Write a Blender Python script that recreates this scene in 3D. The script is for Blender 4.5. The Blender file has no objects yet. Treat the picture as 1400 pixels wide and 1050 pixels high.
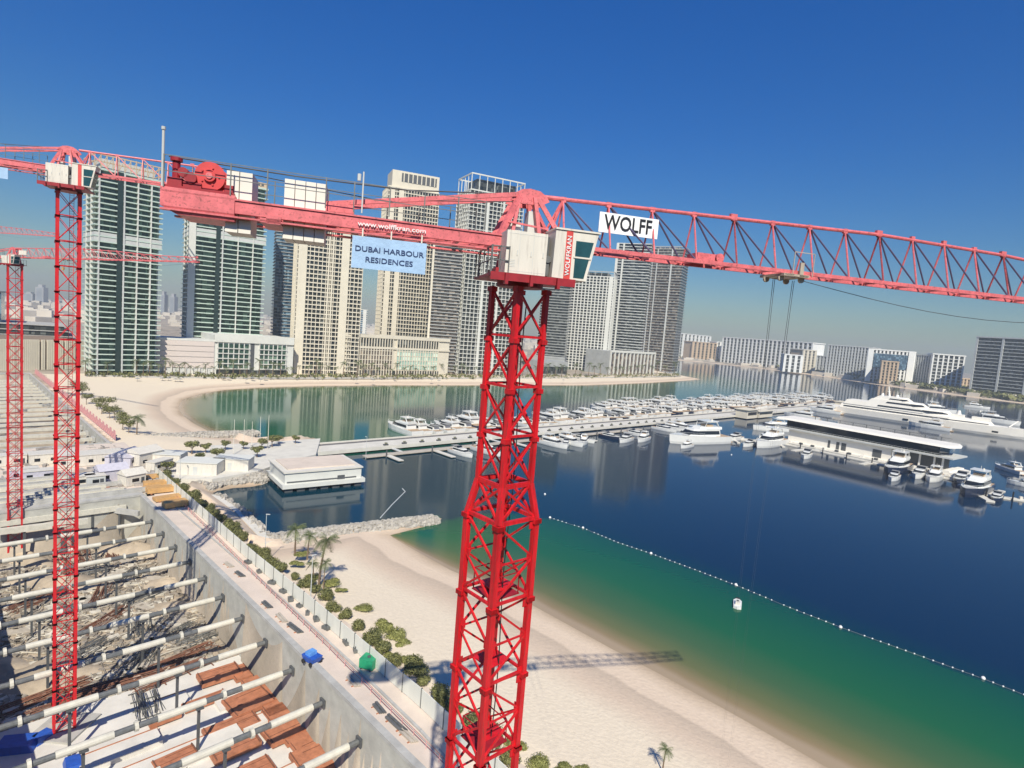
import bpy, math, random
import numpy as np
from mathutils import Matrix, Vector
random.seed(7)
R = math.radians
sc = bpy.context.scene
COL = sc.collection

# ------------------------------------------------------------------ camera
F, H = 800.0, 52.0
ROLL = math.atan(.08)
PITCH = math.atan(75*math.cos(ROLL)/F)
cp, sp, cr, sr = math.cos(PITCH), math.sin(PITCH), math.cos(ROLL), math.sin(ROLL)
FW = np.array([0, cp, -sp]); U0 = np.array([0, sp, cp]); R0 = np.array([1., 0, 0])
RT = cr*R0 + sr*U0; UP = -sr*R0 + cr*U0
cam_d = bpy.data.cameras.new('camera'); cam = bpy.data.objects.new('camera', cam_d); COL.objects.link(cam)
cam_d.sensor_width = 36; cam_d.lens = 36*F/1400; cam_d.clip_end = 20000; cam_d.clip_start = .5
cam.matrix_world = Matrix(((RT[0], UP[0], -FW[0], 0), (RT[1], UP[1], -FW[1], 0), (RT[2], UP[2], -FW[2], H), (0, 0, 0, 1)))
sc.camera = cam
# ------------------------------------------------------------------ world, sun, exposure
SUN_EL = 44.0; SH = Vector((-.112, .994, 0)).normalized()           # shadows fall along SH
w = bpy.data.worlds.new('World'); sc.world = w; w.use_nodes = True
nt = w.node_tree; nt.nodes.clear()
sky = nt.nodes.new('ShaderNodeTexSky'); sky.sky_type = 'NISHITA'; sky.sun_disc = False
sky.sun_elevation = R(SUN_EL); sky.sun_rotation = math.atan2(-SH.x, -SH.y)
sky.air_density = 1.2; sky.dust_density = .25; sky.ozone_density = 5.0; sky.altitude = 0
hs = nt.nodes.new('ShaderNodeHueSaturation'); hs.inputs['Saturation'].default_value = 1.3; hs.inputs['Value'].default_value = 1.0
bg = nt.nodes.new('ShaderNodeBackground'); bg.inputs['Strength'].default_value = .102
ow = nt.nodes.new('ShaderNodeOutputWorld')
tc = nt.nodes.new('ShaderNodeTexCoord'); sx_ = nt.nodes.new('ShaderNodeSeparateXYZ'); nt.links.new(tc.outputs['Generated'], sx_.inputs[0])
tr = nt.nodes.new('ShaderNodeValToRGB'); e = tr.color_ramp.elements     # dusty gulf air: the low sky is greyer and darker
e[0].position = 0; e[0].color = (.40, .44, .46, 1); e[1].position = 1; e[1].color = (.36, .54, .78, 1)
for p_, c_ in ((.06, (.39, .45, .49)), (.16, (.31, .45, .58)), (.30, (.24, .46, .68)), (.50, (.19, .50, .78))):
    x = e.new(p_); x.color = (*c_, 1)
nt.links.new(sx_.outputs['Z'], tr.inputs[0])
ml = nt.nodes.new('ShaderNodeMix'); ml.data_type = 'RGBA'; ml.blend_type = 'MULTIPLY'; ml.inputs[0].default_value = 1
nt.links.new(sky.outputs[0], hs.inputs['Color']); nt.links.new(hs.outputs[0], ml.inputs[6]); nt.links.new(tr.outputs[0], ml.inputs[7]); nt.links.new(ml.outputs[2], bg.inputs['Color']); nt.links.new(bg.outputs[0], ow.inputs[0])
sd = bpy.data.lights.new('sun', 'SUN'); sd.energy = 4.5; sd.angle = R(.5); sd.color = (1, .938, .80)
sun = bpy.data.objects.new('sun', sd); COL.objects.link(sun)
dirv = Vector((SH.x*math.cos(R(SUN_EL)), SH.y*math.cos(R(SUN_EL)), -math.sin(R(SUN_EL))))
sun.rotation_euler = dirv.to_track_quat('-Z', 'Y').to_euler()
sc.view_settings.view_transform = 'Standard'; sc.view_settings.look = 'None'; sc.view_settings.gamma = 1
sc.view_settings.exposure = 0.45
sc.cycles.max_bounces = 6; sc.cycles.volume_bounces = 0; sc.cycles.transparent_max_bounces = 12

# ------------------------------------------------------------------ helpers
def at(px, py, z=0.):
    d = FW*F + RT*(px-700) + UP*(525-py); t = (z-H)/d[2]
    return Vector((d[0]*t, d[1]*t, z))
PU = Vector((-.7297+.028*.6838, .6838+.028*.7297)).normalized(); PV = Vector((PU.y, -PU.x)); PO = Vector((-4.7-.2, 60.8-.2))
def pit(u, v, z=0.): return Vector((PO.x+PU.x*u+PV.x*v, PO.y+PU.y*u+PV.y*v, z))
PANG = math.atan2(PU.y, PU.x)

def nodes(name):
    m = bpy.data.materials.new(name); m.use_nodes = True
    return m, m.node_tree, m.node_tree.nodes['Principled BSDF']
def mat(name, col, rough=.7, metal=0., var=.25, scale=1.5, bump=0., streak=False, spec=.5, grime=0.):
    """surface of one colour, mottled by two noises, optionally streaked and bumped"""
    m, t, b = nodes(name); L = t.links
    geo = t.nodes.new('ShaderNodeNewGeometry')
    mp = t.nodes.new('ShaderNodeMapping'); L.new(geo.outputs['Position'], mp.inputs['Vector'])
    if streak: mp.inputs['Scale'].default_value = (1, 1, .12)
    n = t.nodes.new('ShaderNodeTexNoise'); n.inputs['Scale'].default_value = scale; n.inputs['Detail'].default_value = 6; n.inputs['Roughness'].default_value = .65
    L.new(mp.outputs[0], n.inputs['Vector'])
    r = t.nodes.new('ShaderNodeMapRange'); r.inputs['From Min'].default_value = .3; r.inputs['From Max'].default_value = .7
    r.inputs['To Min'].default_value = 1-var; r.inputs['To Max'].default_value = 1+var*.6
    L.new(n.outputs[0], r.inputs[0])
    mx = t.nodes.new('ShaderNodeVectorMath'); mx.operation = 'SCALE'; mx.inputs[0].default_value = col[:3]
    L.new(r.outputs[0], mx.inputs['Scale']); L.new(mx.outputs[0], b.inputs['Base Color'])
    if grime:
        g2 = t.nodes.new('ShaderNodeTexNoise'); g2.inputs['Scale'].default_value = scale*4.5; g2.inputs['Detail'].default_value = 5; L.new(mp.outputs[0], g2.inputs['Vector'])
        gr_ = t.nodes.new('ShaderNodeMapRange'); gr_.inputs['From Min'].default_value = .55; gr_.inputs['From Max'].default_value = .72; gr_.inputs['To Max'].default_value = grime
        L.new(g2.outputs[0], gr_.inputs[0]); gx = t.nodes.new('ShaderNodeMix'); gx.data_type = 'RGBA'; gx.inputs[7].default_value = (.09, .045, .03, 1)
        L.new(gr_.outputs[0], gx.inputs[0]); L.new(mx.outputs[0], gx.inputs[6]); L.new(gx.outputs[2], b.inputs['Base Color'])
    b.inputs['Roughness'].default_value = rough; b.inputs['Metallic'].default_value = metal
    b.inputs['Specular IOR Level'].default_value = spec
    if bump:
        bp = t.nodes.new('ShaderNodeBump'); bp.inputs['Strength'].default_value = bump; bp.inputs['Distance'].default_value = .1
        L.new(n.outputs[0], bp.inputs['Height']); L.new(bp.outputs[0], b.inputs['Normal'])
    return m
def glassmat(name, dark, light, frac=.25, cell=(2.6, 2.6, 3.4), rough=.12):
    """glazing seen from outside: every pane reflects, some have pale blinds behind them"""
    m, t, b = nodes(name); L = t.links
    geo = t.nodes.new('ShaderNodeNewGeometry')
    dv = t.nodes.new('ShaderNodeVectorMath'); dv.operation = 'DIVIDE'; dv.inputs[1].default_value = cell
    fl = t.nodes.new('ShaderNodeVectorMath'); fl.operation = 'FLOOR'
    wn = t.nodes.new('ShaderNodeTexWhiteNoise'); wn.noise_dimensions = '3D'
    L.new(geo.outputs['Position'], dv.inputs[0]); L.new(dv.outputs[0], fl.inputs[0]); L.new(fl.outputs[0], wn.inputs['Vector'])
    rp = t.nodes.new('ShaderNodeValToRGB'); e = rp.color_ramp.elements
    e[0].position = 0; e[0].color = (*dark, 1); e[1].position = 1-frac; e[1].color = (*[d*.6+l*.4 for d, l in zip(dark, light)], 1)
    x = e.new(min(.99, 1-frac+.05)); x.color = (*light, 1)
    L.new(wn.outputs['Value'], rp.inputs[0]); L.new(rp.outputs[0], b.inputs['Base Color'])
    b.inputs['Roughness'].default_value = rough; b.inputs['Specular IOR Level'].default_value = .45
    return m

class MB:
    def __init__(s): s.v = []; s.f = []
    def add(s, vs, fs):
        o = len(s.v); s.v += [tuple(v) for v in vs]; s.f += [tuple(i+o for i in f) for f in fs]; return s
    def box(s, c, d, rz=0.):
        x, y, z = d[0]/2, d[1]/2, d[2]/2; ca, sa = math.cos(rz), math.sin(rz)
        P = [(-x,-y,-z),(x,-y,-z),(x,y,-z),(-x,y,-z),(-x,-y,z),(x,-y,z),(x,y,z),(-x,y,z)]
        return s.add([(c[0]+p[0]*ca-p[1]*sa, c[1]+p[0]*sa+p[1]*ca, c[2]+p[2]) for p in P],
                     [(0,3,2,1),(4,5,6,7),(0,1,5,4),(1,2,6,5),(2,3,7,6),(3,0,4,7)])
    def bx(s, x0, x1, y0, y1, z0, z1): return s.box(((x0+x1)/2, (y0+y1)/2, (z0+z1)/2), (abs(x1-x0), abs(y1-y0), abs(z1-z0)))
    def prism(s, poly, z0, z1, poly2=None):
        n = len(poly); q = poly2 or poly
        zz = (lambda k, i: k[i]) if isinstance(z1, (list, tuple)) else (lambda k, i: k)
        return s.add([(p[0], p[1], z0) for p in poly]+[(p[0], p[1], zz(z1, i)) for i, p in enumerate(q)],
                     [tuple(range(n))[::-1], tuple(range(n, 2*n))]+[(i, (i+1) % n, n+(i+1) % n, n+i) for i in range(n)])
    def beam(s, a, b, wd, ht=None):
        a, b = Vector(a), Vector(b); ht = ht or wd; d = (b-a).normalized()
        up = Vector((0, 0, 1)) if abs(d.z) < .95 else Vector((0, 1, 0))
        x = d.cross(up).normalized()*wd/2; y = x.cross(d).normalized()*ht/2
        V = [p+i*x+j*y for p in (a, b) for i, j in ((-1,-1),(1,-1),(1,1),(-1,1))]
        return s.add(V, [(0,1,2,3),(7,6,5,4),(0,4,5,1),(1,5,6,2),(2,6,7,3),(3,7,4,0)])
    def tube(s, a, b, r, n=6, r2=None):
        a, b = Vector(a), Vector(b); d = (b-a).normalized(); r2 = r if r2 is None else r2
        up = Vector((0, 0, 1)) if abs(d.z) < .95 else Vector((0, 1, 0))
        x = d.cross(up).normalized(); y = x.cross(d).normalized()
        V = [p+(x*math.cos(k*2*math.pi/n)+y*math.sin(k*2*math.pi/n))*rr for p, rr in ((a, r), (b, r2)) for k in range(n)]
        return s.add(V, [tuple(range(n)), tuple(range(n, 2*n))[::-1]]+[(i, n+i, n+(i+1) % n, (i+1) % n) for i in range(n)])
    def path(s, pts, r, n=5):
        for a, b in zip(pts, pts[1:]): s.tube(a, b, r, n)
        return s
    def ring(s, hw, hd, t, z0, z1):                       # square ring, walls t thick
        s.bx(-hw, hw, -hd, -hd+t, z0, z1); s.bx(-hw, hw, hd-t, hd, z0, z1)
        s.bx(-hw, -hw+t, -hd+t, hd-t, z0, z1); s.bx(hw-t, hw, -hd+t, hd-t, z0, z1); return s
    def obj(s, name, m, parent=None, loc=(0, 0, 0), smooth=False):
        me = bpy.data.meshes.new(name); me.from_pydata(s.v, [], s.f); me.materials.append(m)
        if smooth: me.shade_smooth()
        me.update()
        o = bpy.data.objects.new(name, me); COL.objects.link(o); o.location = loc
        if parent: o.parent = parent
        return o
def fixn(o):
    import bmesh
    b = bmesh.new(); b.from_mesh(o.data); bmesh.ops.recalc_face_normals(b, faces=b.faces); b.to_mesh(o.data); b.free(); return o
def tag(o, label=None, cat=None, group=None, kind=None):
    if label: o['label'] = label
    if cat: o['category'] = cat
    if group: o['group'] = group
    if kind: o['kind'] = kind
    return o
def thing(name, label, cat, loc=(0, 0, 0), rz=0., group=None):
    o = bpy.data.objects.new(name, None); COL.objects.link(o); o.location = loc; o.rotation_euler = (0, 0, rz)
    o.empty_display_size = .5
    return tag(o, label, cat, group)
KIDS = {}
def dup(root, loc, rz=0., label=None, group=None, scale=None):
    r = root.copy(); COL.objects.link(r); r.location = loc; r.rotation_euler = (0, 0, rz)
    if scale: r.scale = scale if hasattr(scale, '__len__') else (scale,)*3
    if label: r['label'] = label
    if group: r['group'] = group
    def kids(o):
        if o.name not in KIDS: KIDS[o.name] = [c for c in bpy.data.objects if c.parent == o]
        return KIDS[o.name]
    def rec(a, b):
        for ch in kids(a):
            c = ch.copy(); COL.objects.link(c); c.parent = b; rec(ch, c)
    rec(root, r); return r
def part_copy(o, parent, loc):
    c = o.copy(); COL.objects.link(c); c.parent = parent; c.location = loc; return c
def text(name, body, size, m, parent, mw, extrude=.01, sx=1.):
    cu = bpy.data.curves.new(name, 'FONT'); cu.body = body; cu.size = size; cu.extrude = extrude
    cu.align_x = 'CENTER'; cu.align_y = 'CENTER'; cu.resolution_u = 3; cu.offset = size*.012
    t = bpy.data.objects.new(name, cu); COL.objects.link(t)
    dg = bpy.context.evaluated_depsgraph_get(); me = bpy.data.meshes.new_from_object(t.evaluated_get(dg))
    bpy.data.objects.remove(t); me.transform(mw @ Matrix.Diagonal((sx, 1, 1, 1)))
    me.materials.clear(); me.materials.append(m)
    o = bpy.data.objects.new(name, me); COL.objects.link(o); o.parent = parent; return o
ORD = ['first', 'second', 'third', 'fourth', 'fifth', 'sixth', 'seventh', 'eighth', 'ninth', 'tenth', 'eleventh', 'twelfth', 'thirteenth',
       'fourteenth', 'fifteenth', 'sixteenth', 'seventeenth', 'eighteenth', 'nineteenth', 'twentieth']
TENS = ['', '', 'twenty', 'thirty', 'forty', 'fifty', 'sixty', 'seventy']
TENTH = ['', '', 'twentieth', 'thirtieth', 'fortieth', 'fiftieth', 'sixtieth', 'seventieth']
def nth(i):
    if i < 20: return ORD[i]
    i += 1
    return TENTH[i//10] if i % 10 == 0 else TENS[i//10]+'-'+ORD[i % 10-1]

M = dict(
    red=mat('crane_red_paint', (.60, .010, .017), .45, var=.36, scale=3.2, streak=True, grime=.75),
    dred=mat('dark_red_paint', (.30, .012, .02), .5, var=.25, scale=3),
    pink=mat('pale_red_paint', (.68, .155, .165), .45, var=.3, scale=2.6, grime=.6, streak=False),  # pinker, paler red than the masts, for jibs and crane heads
    white=mat('white_paint', (.66, .62, .54), .5, var=.12, scale=1.6, streak=True, grime=.28),
    cream=mat('cream_render', (.64, .585, .47), .8, var=.08, scale=.12),
    whitec=mat('white_render', (.62, .62, .57), .75, var=.08, scale=.15),
    palegreen=mat('pale_green_glass_rail', (.50, .60, .52), .4, var=.1, scale=.2),
    greyc=mat('grey_cladding', (.36, .37, .36), .7, var=.15, scale=.15),
    lgrey=mat('light_grey_cladding', (.52, .53, .51), .7, var=.12, scale=.15),
    dgrey=mat('dark_grey_metal', (.08, .085, .09), .55, var=.25, scale=2),
    steel=mat('grey_steel', (.16, .165, .16), .5, .3, var=.3, scale=2),
    black=mat('black_rubber', (.02, .02, .022), .6),
    letter=mat('black_letter', (.012, .012, .015), .5), navy=mat('navy_letter', (.03, .06, .16), .5),
    wlet=mat('white_letter', (.8, .78, .76), .5),
    banner=mat('pale_blue_banner', (.34, .50, .70), .7, var=.14, scale=1.6, bump=.5),
    conc=mat('concrete', (.42, .41, .38), .85, var=.22, scale=.5, bump=.3),
    wconc=mat('white_blinding_concrete', (.64, .61, .55), .85, var=.14, scale=.35, bump=.2),
    shot=mat('shotcrete_wall', (.43, .42, .37), .9, var=.22, scale=.35, bump=.6),
    strut=mat('white_strut_paint', (.58, .55, .46), .55, var=.16, scale=.9),
    timber=mat('red_brown_formwork', (.42, .165, .085), .7, var=.3, scale=1.2),
    rust=mat('rusty_rebar', (.20, .085, .05), .8, var=.4, scale=2),
    paving=mat('sandy_paving', (.62, .525, .44), .85, var=.12, scale=.25),
    deckc=mat('pale_pier_concrete', (.62, .59, .52), .8, var=.12, scale=.3),
    asphalt=mat('grey_asphalt', (.15, .14, .135), .85, var=.2, scale=.4),
    pontoon=mat('timber_pontoon', (.46, .41, .34), .8, var=.2, scale=.8),
    hazegrey=mat('far_tower_walls', (.36, .36, .36), .85, var=.15, scale=.02), hazewin=mat('far_tower_glazing', (.27, .29, .31), .6, var=.2, scale=.02),
    clubw=mat('bright_white_cladding', (.80, .76, .68), .6, var=.06, scale=.2),
    wred=mat('winch_red_paint', (.60, .05, .05), .45, var=.2, scale=2), darkslot=mat('dark_green_recess_glass', (.018, .035, .03), .3, var=.2, scale=.2), slate=mat('slate_blue_tubes', (.10, .085, .16), .5, var=.2),  # slate: dark grey-blue for the diagonals of the main jib
    rock=mat('limestone_rock', (.40, .37, .32), .9, var=.35, scale=.9, bump=.6),
    gel=mat('white_gelcoat', (.70, .70, .67), .22, var=.04, scale=.5),
    navyhull=mat('dark_blue_hull', (.02, .03, .06), .2, var=.1),
    teak=mat('teak_deck', (.42, .30, .19), .7, var=.2, scale=2),
    cabglass=mat('teal_reflection_glass', (.02, .07, .08), .08, var=.3, scale=1.5), bglass=mat('tinted_boat_glass', (.012, .015, .02), .06, var=.1),  # cab glass: a teal reflection is put into its base colour
    canvas=mat('grey_canvas', (.25, .25, .24), .8), bluec=mat('blue_plastic', (.02, .09, .42), .5), greenc=mat('green_plastic', (.02, .30, .14), .5),
    orange=mat('ochre_steel_plate', (.55, .32, .12), .6, var=.25, scale=1), lilac=mat('lilac_sheet', (.52, .50, .56), .6, var=.12),
    trunk=mat('palm_bark', (.20, .14, .09), .9, var=.35, scale=3), pinkp=mat('pink_edge_panel', (.66, .32, .31), .7, var=.15),
    tan=mat('tan_render', (.52, .39, .26), .8, var=.12, scale=.1),
    earth=mat('excavated_earth', (.42, .345, .255), .95, var=.4, scale=.22, bump=.6),
)
def leafmat(name, a, b_):
    m, t, b = nodes(name); L = t.links
    g = t.nodes.new('ShaderNodeNewGeometry'); n = t.nodes.new('ShaderNodeTexNoise'); n.inputs['Scale'].default_value = 1.3; n.inputs['Detail'].default_value = 4
    L.new(g.outputs['Position'], n.inputs['Vector'])
    ad = t.nodes.new('ShaderNodeMath'); ad.operation = 'ADD'; ad.use_clamp = True
    mu = t.nodes.new('ShaderNodeMath'); mu.operation = 'MULTIPLY_ADD'; mu.inputs[1].default_value = .5; mu.inputs[2].default_value = -.25
    L.new(g.outputs['Random Per Island'], mu.inputs[0]); L.new(mu.outputs[0], ad.inputs[0]); L.new(n.outputs[0], ad.inputs[1])
    rp = t.nodes.new('ShaderNodeValToRGB'); rp.color_ramp.elements[0].color = (*a, 1); rp.color_ramp.elements[1].color = (*b_, 1)
    rp.color_ramp.elements[0].position = .25; rp.color_ramp.elements[1].position = .8
    L.new(ad.outputs[0], rp.inputs[0]); L.new(rp.outputs[0], b.inputs['Base Color']); b.inputs['Roughness'].default_value = .65
    return m
M['leaf'] = leafmat('shrub_leaves', (.055, .065, .018), (.24, .235, .075))
M['frond'] = leafmat('palm_fronds', (.05, .075, .022), (.16, .18, .07))
M['ivy'] = leafmat('ground_cover_leaves', (.11, .12, .03), (.30, .30, .09))
G_green = glassmat('green_glazing', (.010, .035, .024), (.14, .22, .16), .22)
G_dark = glassmat('dark_glazing', (.008, .011, .011), (.14, .15, .14), .15)
G_blue = glassmat('blue_glazing', (.02, .05, .09), (.16, .26, .34), .25)
G_brown = glassmat('brown_glazing', (.05, .04, .035), (.30, .25, .2), .25)

# ------------------------------------------------------------------ shoreline, ground, water
near = [(430,599),(352,602),(345,598),(310,596),(288,591),(265,579),(248,567),(243,556),(250,546),(275,538),(310,533),(360,530),(430,528),(520,527),(650,527),(800,527),(880,524),(940,520.5),(958,518.5),(930,513),(905,508)]
beachpx = [(1400,1185),(1250,1111),(1128,1048),(1011,981),(914,928),(836,887),(720,823),(617,780),(563,750),(532,732)]
basin = [(600,715),(604,709),(596,707),(520,716),(440,729),(380,739),(364,735),(343,714),(319,693),(298,678),(287,673),(310,668),(356,663),(385,640),(425,615)]
def g(pxs): return [tuple(at(x, y, 0).xy) for x, y in pxs]
gb, gm, gn = g(beachpx), g(basin), g(near)
LA = gb+gm+gn+[(330, 1250), (300, 2200), (-200, 2600), (-5200, 4800), (-5200, -1500), (160, -1500), (150, -60)]
farpx = [(905,490.5),(960,495.5),(1000,499.5),(1050,505),(1100,511.5),(1150,518.5),(1200,526),(1250,533),(1300,539.5),(1350,546),(1400,552),(1470,561)]
gf = g(farpx)
LB = gf+[(1500, 700), (5200, 600), (5200, 4800), (300, 4800), (430, 2400)]
LA, LB, gb_, gn_, gf_ = [np.array(x) for x in (LA, LB, gb, gn[3:], gf)]
def dline(P, Q, closed):
    n = len(Q); best = np.full(len(P), 1e12)
    for i in range(n if closed else n-1):
        a, b = Q[i], Q[(i+1) % n]; e = b-a; ww = P-a
        t = np.clip((ww@e)/(e@e), 0, 1); dd = ww-t[:, None]*e
        best = np.minimum(best, (dd**2).sum(1))
    return np.sqrt(best)
def inside(P, Q):
    c = np.zeros(len(P), bool); n = len(Q)
    for i in range(n):
        a, b = Q[i], Q[(i+1) % n]
        k = (a[1] > P[:, 1]) != (b[1] > P[:, 1])
        with np.errstate(divide='ignore', invalid='ignore'):
            xx = (b[0]-a[0])*(P[:, 1]-a[1])/(b[1]-a[1])+a[0]
        c ^= k & (P[:, 0] < xx)
    return c
def sdist(P):
    out = []
    for Q in (LA, LB):
        d = dline(P, Q, True); out.append(np.where(inside(P, Q), d, -d))
    return np.maximum(out[0], out[1])
def polar(rs, ths):
    r, t = np.meshgrid(rs, ths, indexing='ij')
    P = np.stack([r*np.sin(t), r*np.cos(t)], -1).reshape(-1, 2); nr, na = len(rs), len(ths)
    i = np.arange(nr-1)[:, None]*na+np.arange(na-1)[None]
    return P, np.stack([i, i+1, i+na+1, i+na], -1).reshape(-1, 4)
def bigmesh(name, P3, Fc, m, attrs):
    me = bpy.data.meshes.new(name); me.vertices.add(len(P3)); me.vertices.foreach_set('co', P3.astype('f').ravel())
    me.loops.add(len(Fc)*4); me.loops.foreach_set('vertex_index', Fc[:, ::-1].astype('i').ravel())
    me.polygons.add(len(Fc)); me.polygons.foreach_set('loop_start', np.arange(0, len(Fc)*4, 4, dtype='i'))
    me.polygons.foreach_set('loop_total', np.full(len(Fc), 4, dtype='i'))
    me.update(calc_edges=True); me.shade_smooth(); me.materials.append(m)
    for k, a in attrs.items():
        at_ = me.attributes.new(k, 'FLOAT', 'POINT'); at_.data.foreach_set('value', a.astype('f'))
    o = bpy.data.objects.new(name, me); COL.objects.link(o); return o
rs = np.concatenate([[12, 20, 28], 34*1.0115**np.arange(0, 433)]); ths = np.radians(np.linspace(-78, 78, 560))
P, FC = polar(rs, ths)
sdv = sdist(P)
rel = P-np.array(PO); uu = rel@np.array(PU); vv = rel@np.array(PV)
PITS = [(-45, 119, -37.0, -2.0, -8.3), (187, 398, -60.0, 3.2, -8.3)]
z = np.clip(sdv*.10, -5, 3.0)
hard = dline(P, np.array(gm[6:]+[tuple(x) for x in gn[:3]]), False) < 6
z = np.where(hard & (sdv > 0), np.clip(sdv*.5, 0, 2.6), z)
for u0, u1, v0, v1, pz in PITS:
    k = (uu > u0) & (uu < u1) & (vv > v0) & (vv < v1); z = np.where(k, pz-.5, z)
# sand (1) or town / site ground (0)
dbeach = dline(P, gb_, False); dbay = dline(P, gn_, False)
rnd = np.sin(P[:, 0]*.05)*np.cos(P[:, 1]*.043)*4
sand = np.clip((62-np.minimum(dbeach, dbay)+rnd)/6, 0, 1)
dfar = dline(P, gf_, False); sand = np.maximum(sand, np.clip((16-dfar)/4, 0, 1))
sand = np.maximum(sand, ((vv > 9) & (uu > 180) & (uu < 400) & (vv < 200)).astype(float))
sand = np.where((vv < 5) & (uu > -60) & (uu < 410), 0, sand)
gm_mat, t, b = nodes('sand_and_ground'); L = t.links
a1 = t.nodes.new('ShaderNodeAttribute'); a1.attribute_name = 'sand'; a2 = t.nodes.new('ShaderNodeAttribute'); a2.attribute_name = 'shore'
ge = t.nodes.new('ShaderNodeNewGeometry')
n1 = t.nodes.new('ShaderNodeTexNoise'); n1.inputs['Scale'].default_value = .06; n1.inputs['Detail'].default_value = 8; L.new(ge.outputs['Position'], n1.inputs['Vector'])
n2 = t.nodes.new('ShaderNodeTexNoise'); n2.inputs['Scale'].default_value = 1.7; n2.inputs['Detail'].default_value = 6; L.new(ge.outputs['Position'], n2.inputs['Vector'])
rs_ = t.nodes.new('ShaderNodeValToRGB'); e = rs_.color_ramp.elements       # sand by distance from the water: wet, dark, pale, trodden
wob = t.nodes.new('ShaderNodeMath'); wob.operation = 'MULTIPLY_ADD'; wob.inputs[1].default_value = 5; L.new(n1.outputs[0], wob.inputs[0]); L.new(a2.outputs['Fac'], wob.inputs[2])
mr = t.nodes.new('ShaderNodeMapRange'); mr.inputs['From Min'].default_value = 0; mr.inputs['From Max'].default_value = 40; L.new(wob.outputs[0], mr.inputs[0])
e[0].position = .04; e[0].color = (.36, .27, .18, 1); e[1].position = 1; e[1].color = (.70, .60, .46, 1)
for p_, c_ in ((.10, (.56, .44, .32)), (.16, (.66, .53, .40)), (.245, (.65, .52, .395)), (.262, (.50, .40, .305)), (.36, (.60, .475, .36)), (.5, (.70, .60, .46))):
    x = e.new(p_); x.color = (*c_, 1)
L.new(mr.outputs[0], rs_.inputs[0])
rg = t.nodes.new('ShaderNodeValToRGB'); e = rg.color_ramp.elements; e[0].position = .35; e[0].color = (.23, .20, .16, 1); e[1].position = .65; e[1].color = (.45, .38, .30, 1)
L.new(n1.outputs[0], rg.inputs[0])
mx = t.nodes.new('ShaderNodeMix'); mx.data_type = 'RGBA'; L.new(a1.outputs['Fac'], mx.inputs[0]); L.new(rg.outputs[0], mx.inputs[6]); L.new(rs_.outputs[0], mx.inputs[7])
mm = t.nodes.new('ShaderNodeMix'); mm.data_type = 'RGBA'; mm.blend_type = 'MULTIPLY'; mm.inputs[0].default_value = 1
r3 = t.nodes.new('ShaderNodeMapRange'); r3.inputs['To Min'].default_value = .88; r3.inputs['To Max'].default_value = 1.12; L.new(n2.outputs[0], r3.inputs[0])
L.new(mx.outputs[2], mm.inputs[6]); L.new(r3.outputs[0], mm.inputs[7]); L.new(mm.outputs[2], b.inputs['Base Color'])
b.inputs['Roughness'].default_value = .95; b.inputs['Specular IOR Level'].default_value = .2
bp = t.nodes.new('ShaderNodeBump'); bp.inputs['Strength'].default_value = .45; bp.inputs['Distance'].default_value = .2; L.new(n2.outputs[0], bp.inputs['Height']); L.new(bp.outputs[0], b.inputs['Normal'])
gr = bigmesh('ground', np.column_stack([P, z]), FC, gm_mat, dict(sand=sand, shore=sdv)); tag(gr, kind='structure')

# water: colour of its depth (shallow sand, green shallows, deep blue)
wm, t, b = nodes('sea_water'); L = t.links
wa = t.nodes.new('ShaderNodeAttribute'); wa.attribute_name = 'depth'
wg = t.nodes.new('ShaderNodeNewGeometry'); wn = t.nodes.new('ShaderNodeTexNoise'); wn.inputs['Scale'].default_value = .05; wn.inputs['Detail'].default_value = 5
L.new(wg.outputs['Position'], wn.inputs['Vector'])
wo = t.nodes.new('ShaderNodeMath'); wo.operation = 'MULTIPLY_ADD'; wo.inputs[1].default_value = .05; L.new(wn.outputs[0], wo.inputs[0]); L.new(wa.outputs['Fac'], wo.inputs[2])
wr = t.nodes.new('ShaderNodeValToRGB'); e = wr.color_ramp.elements
e[0].position = .06; e[0].color = (.34, .26, .17, 1); e[1].position = 1; e[1].color = (.001, .018, .050, 1)
for p_, c_ in ((.085, (.25, .19, .10)), (.15, (.13, .14, .055)), (.26, (.055, .115, .045)), (.42, (.013, .102, .038)), (.60, (.006, .084, .038)), (.73, (.004, .064, .040)), (.78, (.001, .028, .046))):
    x = e.new(p_); x.color = (*c_, 1)
L.new(wo.outputs[0], wr.inputs[0]); L.new(wr.outputs[0], b.inputs['Base Color'])
b.inputs['Roughness'].default_value = .085; b.inputs['IOR'].default_value = 1.33; b.inputs['Specular IOR Level'].default_value = .40
wv = t.nodes.new('ShaderNodeTexNoise'); wv.inputs['Scale'].default_value = .8; wv.inputs['Detail'].default_value = 3
wmp = t.nodes.new('ShaderNodeMapping'); wmp.inputs['Scale'].default_value = (.5, 1.4, 1); L.new(wg.outputs['Position'], wmp.inputs['Vector']); L.new(wmp.outputs[0], wv.inputs['Vector'])
wb = t.nodes.new('ShaderNodeBump'); wb.inputs['Strength'].default_value = .14; wb.inputs['Distance'].default_value = .06
L.new(wv.outputs[0], wb.inputs['Height']); L.new(wb.outputs[0], b.inputs['Normal'])
rw = np.concatenate([[20, 40], 50*1.016**np.arange(0, 290)]); tw = np.radians(np.linspace(-78, 80, 420))
PW, FW_ = polar(rw, tw)
blq = np.array(g([(480, 735), (600, 713), (680, 700), (752, 708), (797, 722), (845, 742), (890, 757), (950, 779), (1008, 801), (1080, 831), (1150, 858), (1250, 894), (1344, 928), (1400, 950), (1470, 980), (1700, 1075)]))
ins_ = inside(PW, np.array([tuple(q) for q in blq]+[(170, -60)]+[tuple(q) for q in gb_]))
da, dbq = dline(PW, gb_, False), dline(PW, blq, False)
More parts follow.
